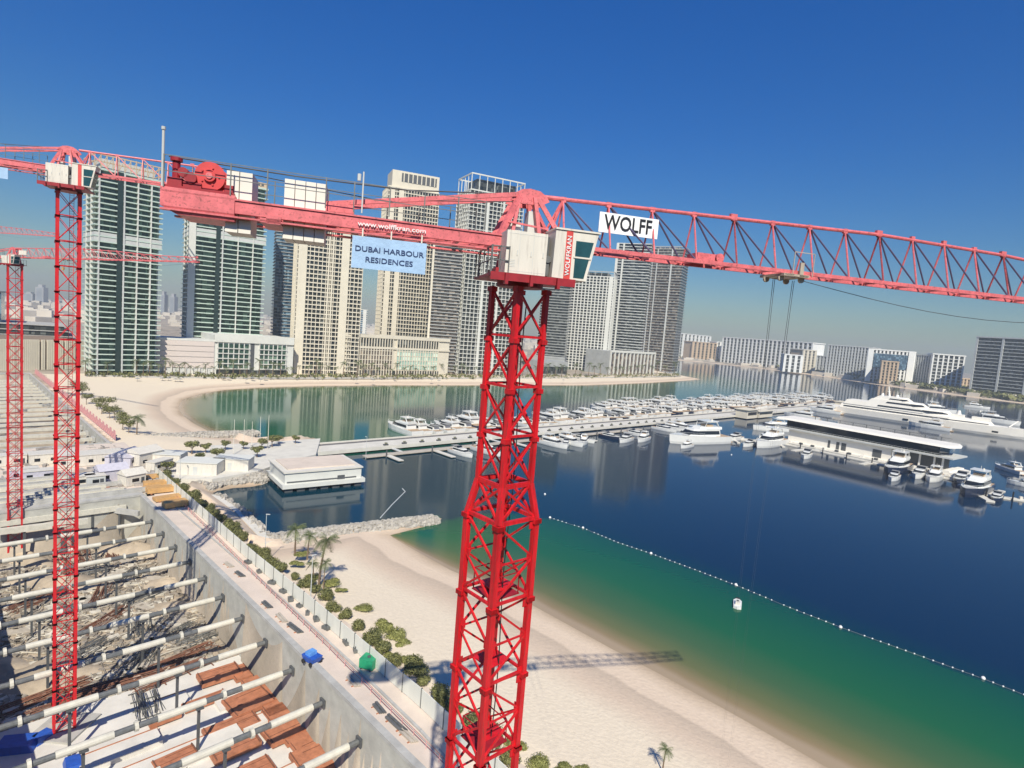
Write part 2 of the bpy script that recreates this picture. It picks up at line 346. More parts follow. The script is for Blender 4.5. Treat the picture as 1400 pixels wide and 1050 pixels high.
d1 = np.where(ins_, .72*np.power(da/(da+dbq+.01), .9), .72+np.clip(dbq/9., 0, 1)*.28); d2 = .30+dline(PW, gn_, False)*.0065
d2b = dline(PW, gn_, False)/38.
swl = sdist(PW); d1 = np.where((swl > 0) & (da < 30), 0, d1)
dep = np.minimum(np.maximum(d1, 0), 1.0)
dbn = np.minimum(d2b, np.clip(d2, 0, .62))
dgn = dline(PW, gn_, False); dep = np.minimum(dep, dbn+np.clip((dgn-70)/140, 0, 1)*.42)
pa_, pb_ = np.array(at(425, 612, 2).xy), np.array(at(1190, 549, 2).xy); pn_ = np.array([pb_[1]-pa_[1], -(pb_[0]-pa_[0])]); pn_ = pn_/np.linalg.norm(pn_)
near_ = np.clip(((PW-pa_)@pn_+6)/16, 0, 1)*(~ins_)*np.clip((PW@np.array([.72, .69])+40)/10, 0, 1); dep = np.maximum(dep, .775*near_)
dep = np.where((dline(PW, np.array(gm), False) < 25) & (d1 > .72), np.minimum(dep, .86), dep)
sw = sdist(PW); FW_ = FW_[(sw[FW_] < 12).any(1)]
dep = np.where((swl > 0) & (da < 40), 0, dep)
wp = bigmesh('water', np.column_stack([PW, np.zeros(len(PW))]), FW_, wm, dict(depth=dep)); tag(wp, kind='structure')

# ------------------------------------------------------------------ haze
hz = MB().box((0, 2250, 85), (8900, 5400, 196)).obj('haze', bpy.data.materials.new('dusty_air')); tag(hz, kind='stuff')
hm = hz.data.materials[0]; hm.use_nodes = True; hm.node_tree.nodes.clear()
pv = hm.node_tree.nodes.new('ShaderNodeVolumePrincipled'); pv.inputs['Density'].default_value = .00020; pv.inputs['Color'].default_value = (.62, .70, .78, 1)
ho = hm.node_tree.nodes.new('ShaderNodeOutputMaterial'); hm.node_tree.links.new(pv.outputs[0], ho.inputs['Volume'])

exec_sections = True
# ------------------------------------------------------------------ towers
def tower(name, label, px, py, wpx, hpx, style, depth=.8, yaw=0., n=None, zb=3.):
    """px,py: foot of the front in the photograph; wpx,hpx: its apparent width and height"""
    c = at(px, py, zb); sc_ = 800/(c.y*cp+49*sp); W = wpx/sc_/(math.cos(yaw)+depth*abs(math.sin(yaw))); Ht = hpx/sc_; D = W*depth
    az = math.atan2(c.x, c.y); rz = -az+yaw
    c = c+Vector((math.sin(az), math.cos(az), 0))*D*.5
    T = thing(name, label, 'tower block', c, rz); s = style
    n = n or max(4, round(Ht/3.5)); fh = Ht/n; ins = s.get('ins', 1.6)
    hw, hd = W/2, D/2
    # storeys
    g0 = MB().bx(-hw+ins, hw-ins, -hd+ins, hd-ins, 0, fh-.3).obj('window', s['glass'], T)
    gs = MB(); gs.bx(-hw, hw, -hd, hd, fh-.34, fh)
    if s.get('rail', .9): gs.ring(hw, hd, .12, fh, fh+s.get('rail', .9))
    if s.get('wave'):
        gs = MB(); k = 9
        def edge(q, amp): return [(-hw+2*hw*i/k, -hd-amp*math.sin(i*1.9+q)) for i in range(k+1)]
        for q in (0,): gs.prism(edge(0, 1.3)+[(hw, hd), (-hw, hd)], fh-.34, fh+.7)
    b0 = gs.obj('balcony', s['slab'], T)
    if s.get('wave'):
        b1 = MB().prism([(-hw+2*hw*i/9, -hd-1.3*math.sin(i*1.9+2.6)) for i in range(10)]+[(hw, hd), (-hw, hd)], fh-.34, fh+.7).obj('balcony', s['slab'], T, (0, 0, fh))
    skip = s.get('band', [])
    for i in range(1, n):
        part_copy(g0, T, (0, 0, i*fh))
        if s.get('wave'):
            if i > 1: part_copy((b0, b1)[i % 2], T, (0, 0, i*fh))
        elif i < n-1: part_copy(b0, T, (0, 0, i*fh))
    MB().bx(-hw, hw, -hd, hd, Ht-.30, Ht+.9).obj('roof', s['slab'], T)
    for f0 in skip:
        MB().bx(-hw+.3, hw-.3, -hd+.3, hd-.3, Ht*f0, Ht*f0+fh*1.6).obj('plant_storey', s.get('bandm', s['slab']), T)
    # vertical features on the front and the sides: (position 0..1, width, projection, material)
    for (p_, wd, pr_, m_) in s.get('front', []):
        x = -hw+p_*W; MB().bx(x-wd/2, x+wd/2, -hd-pr_, -hd+ins+.05, 0, Ht+.5).obj('pier', m_, T)
    for (p_, wd, pr_, m_) in s.get('side', []):
        y = -hd+p_*D
        for sg in (-1, 1): MB().bx(sg*(hw-ins-.05), sg*(hw+pr_), y-wd/2, y+wd/2, 0, Ht+.5).obj('pier', m_, T)
    nf = s.get('fins')
    if nf:
        cnt, wd, m_ = nf
        f = None
        for i in range(cnt+1):
            x = -hw+W*i/cnt
            if f is None: f = MB().bx(-wd/2, wd/2, -.22, ins+.1, 0, Ht).obj('fin', m_, T, (x, -hd, 0))
            else: part_copy(f, T, (x, -hd, 0))
        cs = max(2, int(cnt*depth)); f = None
        for i in range(1, cs+1):
            y = -hd+D*i/cs
            for sg in (-1, 1):
                if f is None: f = MB().bx(-ins, ins, -wd/2, wd/2, 0, Ht).obj('fin', m_, T, (sg*(hw-ins+.22), y, 0))
                else: part_copy(f, T, (sg*(hw-ins+.22), y, 0))
    cr_ = s.get('crown')
    if cr_:
        kind, ch = cr_; ch = ch*Ht; z0 = Ht+.9
        if kind == 'frame':                      # open frame of posts under a ring beam
            f = MB().ring(hw-.1, hd-.1, .7, z0+ch-1.2, z0+ch)
            k = 7
            for i in range(k+1):
                x = -hw+.6+(W-1.2)*i/k
                for y in (-hd+.6, hd-.6): f.bx(x-.35, x+.35, y-.35, y+.35, z0, z0+ch-1.2)
            for i in range(1, 4):
                y = -hd+.6+(D-1.2)*i/4
                for x in (-hw+.6, hw-.6): f.bx(x-.35, x+.35, y-.35, y+.35, z0, z0+ch-1.2)
            f.obj('crown_frame', s.get('crownm', s['slab']), T)
            MB().bx(-hw*.72, hw*.72, -hd*.72, hd*.72, z0, z0+ch*.75).obj('plant_room', s['glass'], T)
        if kind == 'scaffold':
            f = MB(); k = 12
            for i in range(k+1):
                x = -hw+W*i/k
                f.bx(x-.22, x+.22, -hd-.2, -hd+.3, z0, z0+ch*random.uniform(.75, 1.05))
                if i < k: f.beam((x, -hd, z0+.3), (x+W/k, -hd, z0+ch*.8), .35)
            for zz in (.35, .8): f.ring(hw, hd, .5, z0+ch*zz, z0+ch*zz+.7)
            f.obj('crown_frame', M['tan'], T)
            MB().bx(-hw*.8, hw*.8, -hd*.6, hd*.6, z0, z0+ch*.7).obj('plant_room', M['lgrey'], T)
        if kind == 'block':                      # set-back block with a louvred opening
            MB().bx(-hw*.86, hw*.98, -hd*.9, hd*.8, z0, z0+ch).obj('crown', s.get('crownm', s['slab']), T)
            MB().bx(-hw*.5, hw*.88, -hd*.9-.12, -hd*.9, z0+ch*.35, z0+ch*.88).obj('crown_opening', M['dgrey'], T)
            f = MB()
            for i in range(8): f.box((-hw*.5+(hw*1.38)*(i+.5)/8, -hd*.9-.3, z0+ch*.62), (1.0, .35, ch*.53))
            f.obj('crown_fins', s.get('crownm', s['slab']), T)
    return T
LG = M['palegreen']
A_ = dict(glass=G_green, slab=LG, rail=.35, ins=2.4, band=[.66], bandm=M['lgrey'], front=[(.36, 3.0, .25, M['darkslot']), (.42, .9, .2, M['lgrey']), (.07, .7, .1, M['lgrey']), (.62, .6, .1, M['whitec']), (.82, .6, .1, M['whitec'])],
          side=[(.3, .8, .1, M['whitec']), (.7, .8, .1, M['whitec'])])
tower('residential_tower', 'green glass tower with pale balcony slabs and open scaffold crown, leftmost of the row', 165, 513, 92, 268, dict(A_, crown=('scaffold', .075)), .75, R(14), 38)
tower('residential_tower', 'green glass tower with dark vertical slot behind the long low block with louvres', 301, 505, 105, 250, dict(A_, front=[(.04, 4.5, .3, M['whitec'])]+A_['front'], band=[.70], crown=('block', .03), crownm=M['tan']), .7, R(10), 40)
C_ = dict(glass=G_dark, slab=M['cream'], rail=.5, ins=1.4)
tower('residential_tower', 'slim blue glass tower between the green towers and the cream tower', 388, 500, 40, 192, dict(glass=G_blue, slab=M['greyc'], rail=.2, ins=.8), .9, R(5), 44)
tower('residential_tower', 'cream tower with broad blank piers beside the left edge of the banner', 441, 512, 92, 210, dict(C_, front=[(.08, 6.5, .5, M['cream']), (.47, 1.1, .5, M['cream']), (.53, 1.1, .5, M['cream']), (.72, 6.2, .5, M['cream'])], fins=(16, .45, M['cream'])), .6, R(8), 36)
tower('residential_tower', 'tall cream tower with louvred crown block behind the pale banner', 547, 503, 76, 238, dict(C_, front=[(.08, 5.5, .6, M['cream']), (.26, 5.0, .4, M['cream'])], fins=(18, .5, M['cream']), crown=('block', .09)), .6, R(12), 44)
tower('residential_tower', 'grey banded tower with cream top left of the tall white grid tower', 600, 511, 44, 176, dict(glass=G_brown, slab=M['greyc'], rail=.45, ins=1.2, front=[(.02, 2., .3, M['cream'])], crown=('block', .08), crownm=M['cream']), .8, R(6), 40)
tower('residential_tower', 'tall white grid tower with open frame crown left of the main mast', 653, 512, 92, 242, dict(glass=G_dark, slab=M['whitec'], rail=.35, ins=1.5, fins=(14, .4, M['whitec']), front=[(.33, 2.2, .4, M['whitec']), (.62, 1.6, .4, M['whitec'])], crown=('frame', .085), crownm=M['whitec']), .6, R(24), 44)
tower('residential_tower', 'dark grey banded tower seen just right of the main crane mast', 752, 508, 44, 150, dict(glass=G_dark, slab=M['greyc'], rail=.5, ins=1.2, band=[.1]), .8, R(-6), 40)
tower('residential_tower', 'white square grid tower below the crane cab', 800, 507, 66, 128, dict(glass=G_dark, slab=M['whitec'], rail=.7, ins=1.3, fins=(13, 1.3, M['whitec']), front=[(.93, 5.5, .5, M['whitec'])], crown=('frame', .05), crownm=M['greyc']), .6, R(-8), 34)
tower('residential_tower', 'grey tower with staggered balconies and bright white pier right of the white grid tower', 853, 508, 50, 172, dict(glass=G_dark, slab=M['lgrey'], wave=True, ins=1.6, front=[(.02, 3.5, .9, M['whitec']), (.2, 2.2, 1.5, M['whitec'])]), .7, R(-8), 46)
tower('residential_tower', 'grey tower with paired vertical ribs, rightmost of the waterfront row', 900, 507, 54, 164, dict(glass=G_brown, slab=M['greyc'], rail=.5, ins=1.6, front=[(.1, 1.3, .8, M['lgrey']), (.24, 1.3, .8, M['lgrey']), (.66, 2.2, .8, M['lgrey'])], crown=('frame', .02), crownm=M['greyc']), .8, R(-14), 44)
tower('residential_tower', 'small distant blue and white tower in the gap between the two cream towers', 494, 470, 12, 46, dict(glass=G_blue, slab=M['whitec'], rail=.4, ins=1, front=[(.7, 6, .3, M['whitec'])]), .8, 0, 16)

# podium blocks at the foot of the towers
def block(name, label, A, B, hpx, dpth, wallm, zb=3., cat='building'):
    a, b_ = at(*A, zb), at(*B, zb); d = b_-a; Lh = d.length; rz = math.atan2(d.y, d.x)
    T = thing(name, label, cat, a, rz); s_ = 800/(a.y*cp+49*sp); Ht = hpx/s_
    MB().bx(0, Lh, .6, dpth, 0, Ht).obj('wall', wallm, T)
    return T, Lh, Ht
T, Lp, Hp = block('podium_block', 'long low white block with pink-grey louvres beside the leftmost green tower', (213, 511), (292, 512), 48, 40, M['lgrey'])
lv = MB().bx(0, Lp, 0, .5, 0, Hp*.145).obj('louvre_band', mat('pinkish_louvres', (.62, .54, .49), .7, var=.08), T, (0, 0, Hp*.20))
for k in range(1, 5): part_copy(lv, T, (0, 0, Hp*(.20+.16*k)))
MB().bx(0, Lp, -.1, .5, Hp*.985, Hp*1.04).obj('parapet', M['whitec'], T)
for k in range(9): MB().bx(k*Lp/8.2, k*Lp/8.2+.8, -.4, .5, 0, Hp*.2).obj('column', M['whitec'], T)
T, Lp, Hp = block('podium_block', 'white framed low block with two banks of balconies in front of the second green tower', (292, 512), (400, 513), 54, 42, M['whitec'])
for (a_, b2) in ((.04, .42), (.55, .90)):
    for k in range(5):
        w_ = MB().bx(Lp*a_, Lp*b2, .3, .65, 0, Hp*.10).obj('window', G_green, T, (0, 0, Hp*(.17+.13*k)))
        MB().bx(Lp*a_-.5, Lp*b2+.5, -.6, .55, Hp*(.145+.13*k), Hp*(.165+.13*k)).obj('balcony', M['whitec'], T)
    for k in range(7): MB().bx(Lp*(a_+(b2-a_)*k/6)-.3, Lp*(a_+(b2-a_)*k/6)+.3, -.2, .55, Hp*.16, Hp*.82).obj('column', M['whitec'], T)
MB().bx(Lp*.03, Lp*.93, .3, .65, 0.2, Hp*.12).obj('window', G_dark, T)
MB().bx(Lp*.44, Lp*.485, .3, .62, Hp*.1, Hp*.82).obj('entrance_slot', M['dgrey'], T)
MB().bx(0, Lp, -.6, 0.55, Hp*.83, Hp*1.03).obj('parapet', M['whitec'], T)
T, Lp, Hp = block('podium_block', 'cream low block with close columns and pale green glass below the tall cream tower', (468, 513), (612, 514), 56, 42, M['cream'])
for (a_, b2, gmat) in ((.04, .43, G_brown), (.47, .88, glassmat('aqua_glazing', (.25, .42, .36), (.6, .72, .62), .4))):
    MB().bx(Lp*a_, Lp*b2, .3, .65, Hp*.16, Hp*.68).obj('window', gmat, T)
    MB().bx(Lp*a_, Lp*b2, .3, .65, Hp*.74, Hp*.93).obj('window', G_dark, T)
    c0 = MB().bx(-.35, .35, -.4, .55, 0, Hp*.95).obj('column', M['cream'], T, (Lp*a_, 0, 0))
    nn = 16
    for k in range(1, nn+1): part_copy(c0, T, (Lp*(a_+(b2-a_)*k/nn), 0, 0))
    for k in range(4): MB().bx(Lp*a_, Lp*b2, -.1, .5, Hp*(.27+.12*k), Hp*(.285+.12*k)).obj('ledge', M['cream'], T)
MB().bx(0, Lp, -.5, .5, Hp*.68, Hp*.73).obj('ledge', M['cream'], T); MB().bx(0, Lp, -.6, .55, Hp*.95, Hp*1.03).obj('parapet', M['cream'], T)
MB().bx(Lp*.03, Lp*.9, .35, .65, .2, Hp*.13).obj('window', G_dark, T)
T, Lp, Hp = block('podium_block', 'low block with tall white piers at the foot of the ribbed grey towers', (832, 512), (893, 512), 32, 40, M['greyc'])
c0 = MB().bx(-.9, .9, -1.2, .55, 0, Hp*.95).obj('column', M['whitec'], T, (0.9, 0, 0))
for k in range(1, 13): part_copy(c0, T, (.9+k*(Lp-1.8)/12, 0, 0))
MB().bx(0, Lp, -1.3, .5, Hp*.955, Hp*1.05).obj('parapet', M['whitec'], T); MB().bx(.5, Lp-.5, .3, .65, .2, Hp*.9).obj('window', G_brown, T)
T, Lp, Hp = block('podium_block', 'dark grey low block between the mast-side towers at beach level', (742, 512), (776, 512), 18, 30, M['greyc'])
MB().bx(1, Lp-1, .3, .65, 1, Hp*.6).obj('window', G_dark, T)
# left edge buildings
T, Lp, Hp = block('exhibition_hall', 'long low hall wrapped in beige and brown vertical fins at the far left', (-45, 508), (114, 504), 45, 40, mat('brown_cladding', (.25, .18, .12), .8, var=.2))
c0 = MB().bx(-.4, .4, -.5, .55, 0, Hp).obj('fin', M['cream'], T, (.5, 0, 0))
for k in range(1, 60):
    if random.random() < .85: part_copy(c0, T, (.5+k*(Lp-1)/59., 0, 0))
T = thing('office_building', 'dark layered building with a taller block behind the finned hall at the left edge', 'building', at(20, 490, 3), R(38))
for k, (w_, z0, z1) in enumerate(((92, 0, 3.4), (96, 3.9, 7.6), (92, 8.3, 12), (88, 12.6, 16.2), (80, 17, 20), (74, 20.6, 24))):
    MB().bx(-w_*.62, w_*.38, 10, 60, z0, z1).obj('window', G_dark, T)
    MB().bx(-w_*.62-1, w_*.38+1, 9, 61, z1, z1+.55).obj('floor_slab', M['conc'], T)
MB().bx(-60, -8, 14, 50, 24.6, 46).obj('upper_block', G_blue, T); MB().bx(-61, -7, 13, 51, 46, 46.8).obj('roof', M['dgrey'], T)

# far hotels across the water
def hotel(label, x0, y0, x1, y1, hpx, dpth, wallm, cols, rows, glass=G_dark, frame=None, cw=.5, portal=False, slope=0.):
    a, b_ = at(x0, y0, 3), at(x1, y1, 3); d = b_-a; Lh = d.length
    T = thing('hotel', label, 'building', a, math.atan2(d.y, d.x)); dm = ((a+b_)/2); Ht = hpx/(800/(dm.y*cp+49*sp)); fm = frame or wallm
    MB().bx(0, Lh, 2.5, dpth, 0, Ht).obj('wall', wallm, T)
    g0 = MB().bx(1, Lh-1, 1.6, 2.6, .6, Ht/rows-.4).obj('window', glass, T)
    s0 = MB().bx(0, Lh, .3, 2.7, Ht/rows-.5, Ht/rows+.5).obj('balcony', fm, T)
    for k in range(1, rows): part_copy(g0, T, (0, 0, k*Ht/rows))
    for k in range(1, rows-1): part_copy(s0, T, (0, 0, k*Ht/rows))
    c0 = MB().bx(-Lh/cols*cw/2, Lh/cols*cw/2, -.4, 2.7, 0, Ht).obj('pier', fm, T)
    for k in range(1, cols+1): part_copy(c0, T, (k*Lh/cols, 0, 0))
    MB().bx(-2, Lh+2, -1, dpth+1, Ht, Ht+2.2).obj('roof', fm, T)
    if portal:
        MB().bx(Lh*.12, Lh*.86, -1.2, -.5, Ht*.45, Ht*.9).obj('glazed_wall', G_blue, T)
        for s_ in (.04, .93): MB().bx(Lh*s_-5, Lh*s_+5, -2.5, .2, 0, Ht+2).obj('portal_leg', fm, T)
    return T
WC = mat('hotel_white_render', (.80, .80, .76), .75, var=.05, scale=.1)
hotel('far white hotel with vertical bays, nearest behind the rightmost grey tower', 921, 489, 968, 491, 32, 60, WC, 9, 8)
hotel('far tan hotel block in front of the white one near the grey tower', 946, 492, 978, 494, 24, 40, M['tan'], 6, 7, frame=M['tan'])
hotel('far low white hotel between the tan block and the long slab hotel', 978, 494, 992, 495, 26, 40, WC, 3, 7)
hotel('long white slab hotel with many vertical bays across the water', 985, 495, 1106, 508, 36, 60, WC, 22, 9, cw=.35)
hotel('far white five storey block in front of the right end of the long slab hotel', 1071, 508, 1094, 510, 23, 40, WC, 3, 5)
hotel('far tan hotel wing at the right end of the long slab hotel', 1096, 509, 1112, 510, 30, 40, M['tan'], 3, 8, frame=M['cream'])
hotel('far low grey hotel with stepped terraces between tan wing and grid hotel', 1110, 508, 1128, 510, 22, 40, M['lgrey'], 4, 6)
hotel('far white grid hotel with a slanting left flank', 1128, 513, 1186, 519, 42, 70, WC, 14, 11, frame=M['lgrey'])
hotel('far hotel with white portal frame round a dark glazed wall', 1183, 521, 1245, 527, 44, 70, WC, 12, 10, portal=True)
hotel('far tan block standing in the mouth of the portal framed hotel', 1203, 524, 1224, 526, 30, 30, M['tan'], 4, 8, frame=M['tan'])
hotel('far white hotel with close grid of windows right of the portal frame', 1241, 526, 1274, 530, 42, 60, WC, 10, 11, frame=M['lgrey'])
hotel('far white hotel with bright blank end wall, last before the layered grey block', 1270, 530, 1312, 534, 46, 60, WC, 6, 10, cw=.3)
hotel('broad layered grey building with wavy balconies at the right edge of the view', 1325, 538, 1480, 556, 82, 70, M['greyc'], 4, 17, frame=M['lgrey'], cw=.08)
hotel('far pale low block beside the layered grey building', 1311, 532, 1325, 533, 14, 30, M['tan'], 3, 4)

# distant city: a few towers one can tell apart, the rest reads as one mass
cm = mat('hazy_city_walls', (.62, .56, .47), .85, var=.3, scale=.01)
city = MB()
for i in range(1500):
    x = random.uniform(-2700, 150); y = random.uniform(900, 3900)
    if y < 620+abs(x)*.35: continue
    s_ = random.uniform(10, 30)
    city.box((x, y, random.uniform(2, 8)), (s_, random.uniform(10, 30), random.uniform(8, 24)), random.uniform(0, 1.5))
for i in range(500):
    px, py = random.uniform(905, 1480), 0; b_ = at(px, 488+max(0, (px-905))*.128, 3); k = random.uniform(.95, 1.4)
    if sdist(np.array([[b_.x*k, b_.y*k]]))[0] < 24: continue
    city.box((b_.x*k, b_.y*k, 4), (random.uniform(8, 30), random.uniform(8, 30), random.uniform(5, 14)), random.uniform(0, 1.5))
tag(city.obj('distant_city', cm), 'hazy sprawl of low pale buildings towards the horizon', 'city', kind='stuff')
for i, (px, h_, w_, lb) in enumerate(((52, 52, 10, 'broadest, between the two left masts'), (219, 60, 5, 'leftmost of the pair between the green towers'), (232, 56, 6, 'right one of the pair between the green towers'), (36, 30, 12, 'low and wide, left of the second mast'), (112, 40, 5, 'just left of the first green tower'))):
    az = math.atan((px-700)/800.)
    T = thing('distant_tower', 'faint hazy far tower, '+lb, 'tower block', (2300*math.tan(az), 2300, 3))
    MB().bx(-w_*1.6, w_*1.6, -12, 12, 0, h_*1.25).obj('wall', M['hazegrey'], T); MB().bx(-w_*.8, w_*.8, -8, 8, h_*1.25, h_*1.45).obj('crown', M['hazegrey'], T)
    MB().bx(-w_*1.2, w_*1.2, -12.4, -12, 4, h_*1.2).obj('window', M['hazewin'], T)

# ------------------------------------------------------------------ cranes
def mast_section(side, h, cr_, br, m, kstyle=False, ladder=True, solid=False):
    b = MB(); s = side/2; C4 = [(-s, -s), (s, -s), (s, s), (-s, s)]
    for c in C4: b.beam((*c, 0), (*c, h), cr_*2)
    for i in range(4):
        a, c = C4[i], C4[(i+1) % 4]
        b.beam((*a, .06), (*c, .06), br*2.2)
        if kstyle:
            m_ = ((a[0]+c[0])/2, (a[1]+c[1])/2)
            b.beam((*a, .1), (*c, h*.5), br*1.8); b.beam((*c, h*.5), (*a, h-.05), br*1.8)
            b.beam((*c, .1), (*a, h*.5), br*1.5) if i % 2 else b.beam((*c, h*.5), (a[0], a[1], h*.5), br*1.4)
            for q in (a, c):
                e = Vector((m_[0]-q[0], m_[1]-q[1], 0)).normalized()*.34
                for hh in (.12, h*.5, h-.3): b.beam((q[0], q[1], hh), (q[0]+e.x, q[1]+e.y, hh), .05, .30)
        else:
            b.beam((*a, .1), (*c, h-.1), br*1.7); b.beam((*c, .1), (*a, h-.1), br*1.7)
        for q in (a, c): b.box((q[0], q[1], h-.12), (cr_*3.1, cr_*3.1, .2))
    if kstyle:
        b.box((s*.35, s*.35, h*.04), (s*1.15, s*1.15, .06)); b.beam((-s, -s, h*.5), (s, s, h*.5), br)
    else: b.beam((-s, -s, .06), (s, s, .06), br*1.6)
    if ladder:
        for sg in (-.22, .22): b.beam((sg+s*.3, s*.45, 0), (sg+s*.3, s*.45, h), .05)
        k = int(h/.33)
        for i in range(k): b.beam((-.22+s*.3, s*.45, .15+i*.33), (.22+s*.3, s*.45, .15+i*.33), .035)
    return b
def crane_mast(root, spec, m, rz, zbase):
    """spec: list of (z0,z1,side,section height,kstyle)"""
    for (z0, z1, side, sh, ks, cw, bw) in spec:
        n = max(1, round((z1-z0)/sh)); h = (z1-z0)/n; o = None
        for i in range(n):
            if o is None: o = mast_section(side, h, cw, bw, m, ks).obj('mast_section', m, root, (0, 0, z0-zbase)); o.rotation_euler = (0, 0, rz)
            else: part_copy(o, root, (0, 0, z0-zbase+i*h))

def crane_top(root, ja, zp, m, mb, detail=True, zs=0., jib_len=40., lift=.04, cj=13.3, S=1.):
    """everything that slews: platform, cab, cabinets, head, jib and counter-jib; local x runs along the jib. Returns the empty-free frame"""
    RZ = Matrix.Rotation(ja, 4, 'Z')
    def put(b, name, mt, smooth=False):
        b.v = [tuple((RZ @ Vector(v))*S+Vector((0, 0, zp))) for v in b.v]; return b.obj(name, mt, root, smooth=smooth)
    # slewing ring and platform
    put(MB().tube((0, 0, -.25), (0, 0, .0), .98, 24), 'slewing_ring', M['dred'])
    p = MB().bx(-1.75, 1.7, -2.0, 1.2, 0, .10); p.bx(-1.75, 1.7, -2.04, -1.96, -.16, .14); p.bx(-1.3, 1.3, -.9, .9, .1, .42)
    for x in (-1.2, -.2, .9): p.bx(x, x+.12, -2.2, -1.9, -.3, .12)
    put(p, 'platform', M['dred'])
    # cabinet, cab
    o = put(MB().bx(-1.18, .46, -1.9, -.75, .16, 1.78), 'switch_cabinet', M['white'])
    sm_ = MB()
    for x in (-.66, -.1): sm_.bx(x, x+.015, -1.906, -1.9, .2, 1.74)
    sm_.bx(-1.1, .4, -1.906, -1.9, 1.66, 1.675); sm_.bx(-1.1, .4, -1.906, -1.9, .24, .255)
    for x in (-.75, -.19, .3): sm_.bx(x, x+.03, -1.93, -1.9, .85, 1.05)
    for k in range(5): sm_.bx(-1.05, -.8, -1.908, -1.9, .4+k*.06, .42+k*.06)
    sm_ = put(sm_, 'door_seam', M['lgrey']); sm_.parent = o
    h = MB()
    for x in (-1.1, -.7, .1): h.bx(x, x+.05, -1.86, -.9, .1, .17)
    put(h, 'cabinet_feet', M['dgrey'])
    put(MB().bx(.5, .68, -1.5, -.8, .15, 1.75), 'side_panel', M['dgrey'])
    put(MB().tube((.58, -1.55, .85), (.58, -1.75, .85), .14, 12).bx(.52, .66, -1.7, -1.55, .2, .75), 'hose_reel', M['steel'])
    cabv = [(.72, .16), (2.16, .12), (2.56, 2.02), (.76, 2.02)]
    cb = MB().add([(x, y, z_) for y in (-1.95, -.7) for x, z_ in cabv], [(0, 1, 2, 3), (7, 6, 5, 4), (0, 4, 5, 1), (1, 5, 6, 2), (2, 6, 7, 3), (3, 7, 4, 0)])
    cab = put(cb, 'cab', M['white'])
    def sub(b, name, mt):
        o = put(b, name, mt); o.parent = cab; return o
    zx = lambda z_: 2.16+(z_-.12)*.4/1.9
    for (a_, b2) in ((.22, .98), (1.06, 1.66)):
        sub(MB().add([(1.62, -1.965, a_), (zx(a_)-.12, -1.965, a_), (zx(b2)-.12, -1.965, b2), (1.62, -1.965, b2), (1.62, -1.955, a_), (zx(a_)-.12, -1.955, a_), (zx(b2)-.12, -1.955, b2), (1.62, -1.955, b2)], [(0, 1, 2, 3), (7, 6, 5, 4), (0, 4, 5, 1), (1, 5, 6, 2), (2, 6, 7, 3), (3, 7, 4, 0)]), 'window', M['cabglass'])
        sub(MB().add([(zx(a_)+.01, -1.85, a_), (zx(a_)+.01, -.8, a_), (zx(b2)+.01, -.8, b2), (zx(b2)+.01, -1.85, b2)], [(0, 1, 2, 3)]), 'window', M['cabglass'])
    sub(MB().bx(1.56, zx(1.02)-.05, -1.985, -1.95, .99, 1.05), 'glazing_bar', M['white'])
    sub(MB().bx(1.20, 1.47, -1.972, -1.95, .14, 2.0), 'red_stripe', mat('sign_red', (.62, .06, .05), .5))
    sub(MB().bx(.74, 2.62, -2.0, -.66, 2.02, 2.09), 'cab_roof', M['white'])
    if detail:
        mw = Matrix.Translation((0, 0, zp)) @ RZ @ Matrix.Translation((1.335, -1.985, 1.05)) @ Matrix.Rotation(R(90), 4, 'X') @ Matrix.Rotation(R(90), 4, 'Z')
        o = text('lettering', 'WOLFFKRAN', .26, M['wlet'], cab, mw)
    # railing
    rl = MB()
    for x in [-1.75+.35*i for i in range(3)]: rl.beam((x, -1.95, .1), (x, -1.95, 1.15), .04)
    for y in (-1.95, -1.2, -.5, .4, 1.15): rl.beam((-1.72, y, .1), (-1.72, y, 1.15), .04)
    for zz in (.6, 1.12): rl.beam((-1.75, -1.95, zz), (-1.05, -1.95, zz), .04); rl.beam((-1.73, -1.95, zz), (-1.73, 1.15, zz), .04)
    for x in (-1.6, -.8, 0, .8, 1.6): rl.beam((x, 1.18, .1), (x, 1.18, 1.15), .04)
    rl.beam((-1.75, 1.18, 1.12), (1.7, 1.18, 1.12), .04); put(rl, 'railing', M['steel'])
    # head: low A-frame with curved plates at the apex
    ap = 3.42
    hd_ = MB()
    for y in (-.45, .45):
        hd_.beam((-1.35, y*1.7, 1.4), (-.42, y, ap), .17, .24); hd_.beam((1.55, y*1.6, 1.7), (.35, y, ap), .14, .18)
        hd_.beam((-.9, y*1.7, .4), (-.42, y, ap), .13); hd_.beam((.75, y*1.5, .4), (.2, y, ap), .15, .26)
        arc = [(-.80, ap-.20), (-.62, ap+.10), (-.35, ap+.27), (0, ap+.33), (.42, ap+.28), (.72, ap+.1), (.85, ap-.1), (.5, ap-.28), (-.3, ap-.3)]
        hd_.add([(x, yy, z_) for yy in (y-.04, y+.04) for x, z_ in arc], [tuple(range(9)), tuple(range(17, 8, -1))]+[(i, 9+i, 9+(i+1) % 9, (i+1) % 9) for i in range(9)])
    hd_.beam((-.9, -.7, 2.3), (-.9, .7, 2.3), .12); hd_.beam((.8, -.6, 2.2), (.8, .6, 2.2), .12); hd_.beam((-.9, -.7, 2.3), (.8, -.6, 2.2), .07)
    for x in (-.45, 0, .45): hd_.tube((x, -.5, ap-.05), (x, .5, ap-.05), .09, 10)
    put(hd_, 'tower_head', m)
    put(MB().bx(-.75, -.3, -.5, .1, 1.8, 2.35).bx(.05, .4, -.3, .3, 1.75, 2.9), 'hydraulic_unit', M['lgrey'])
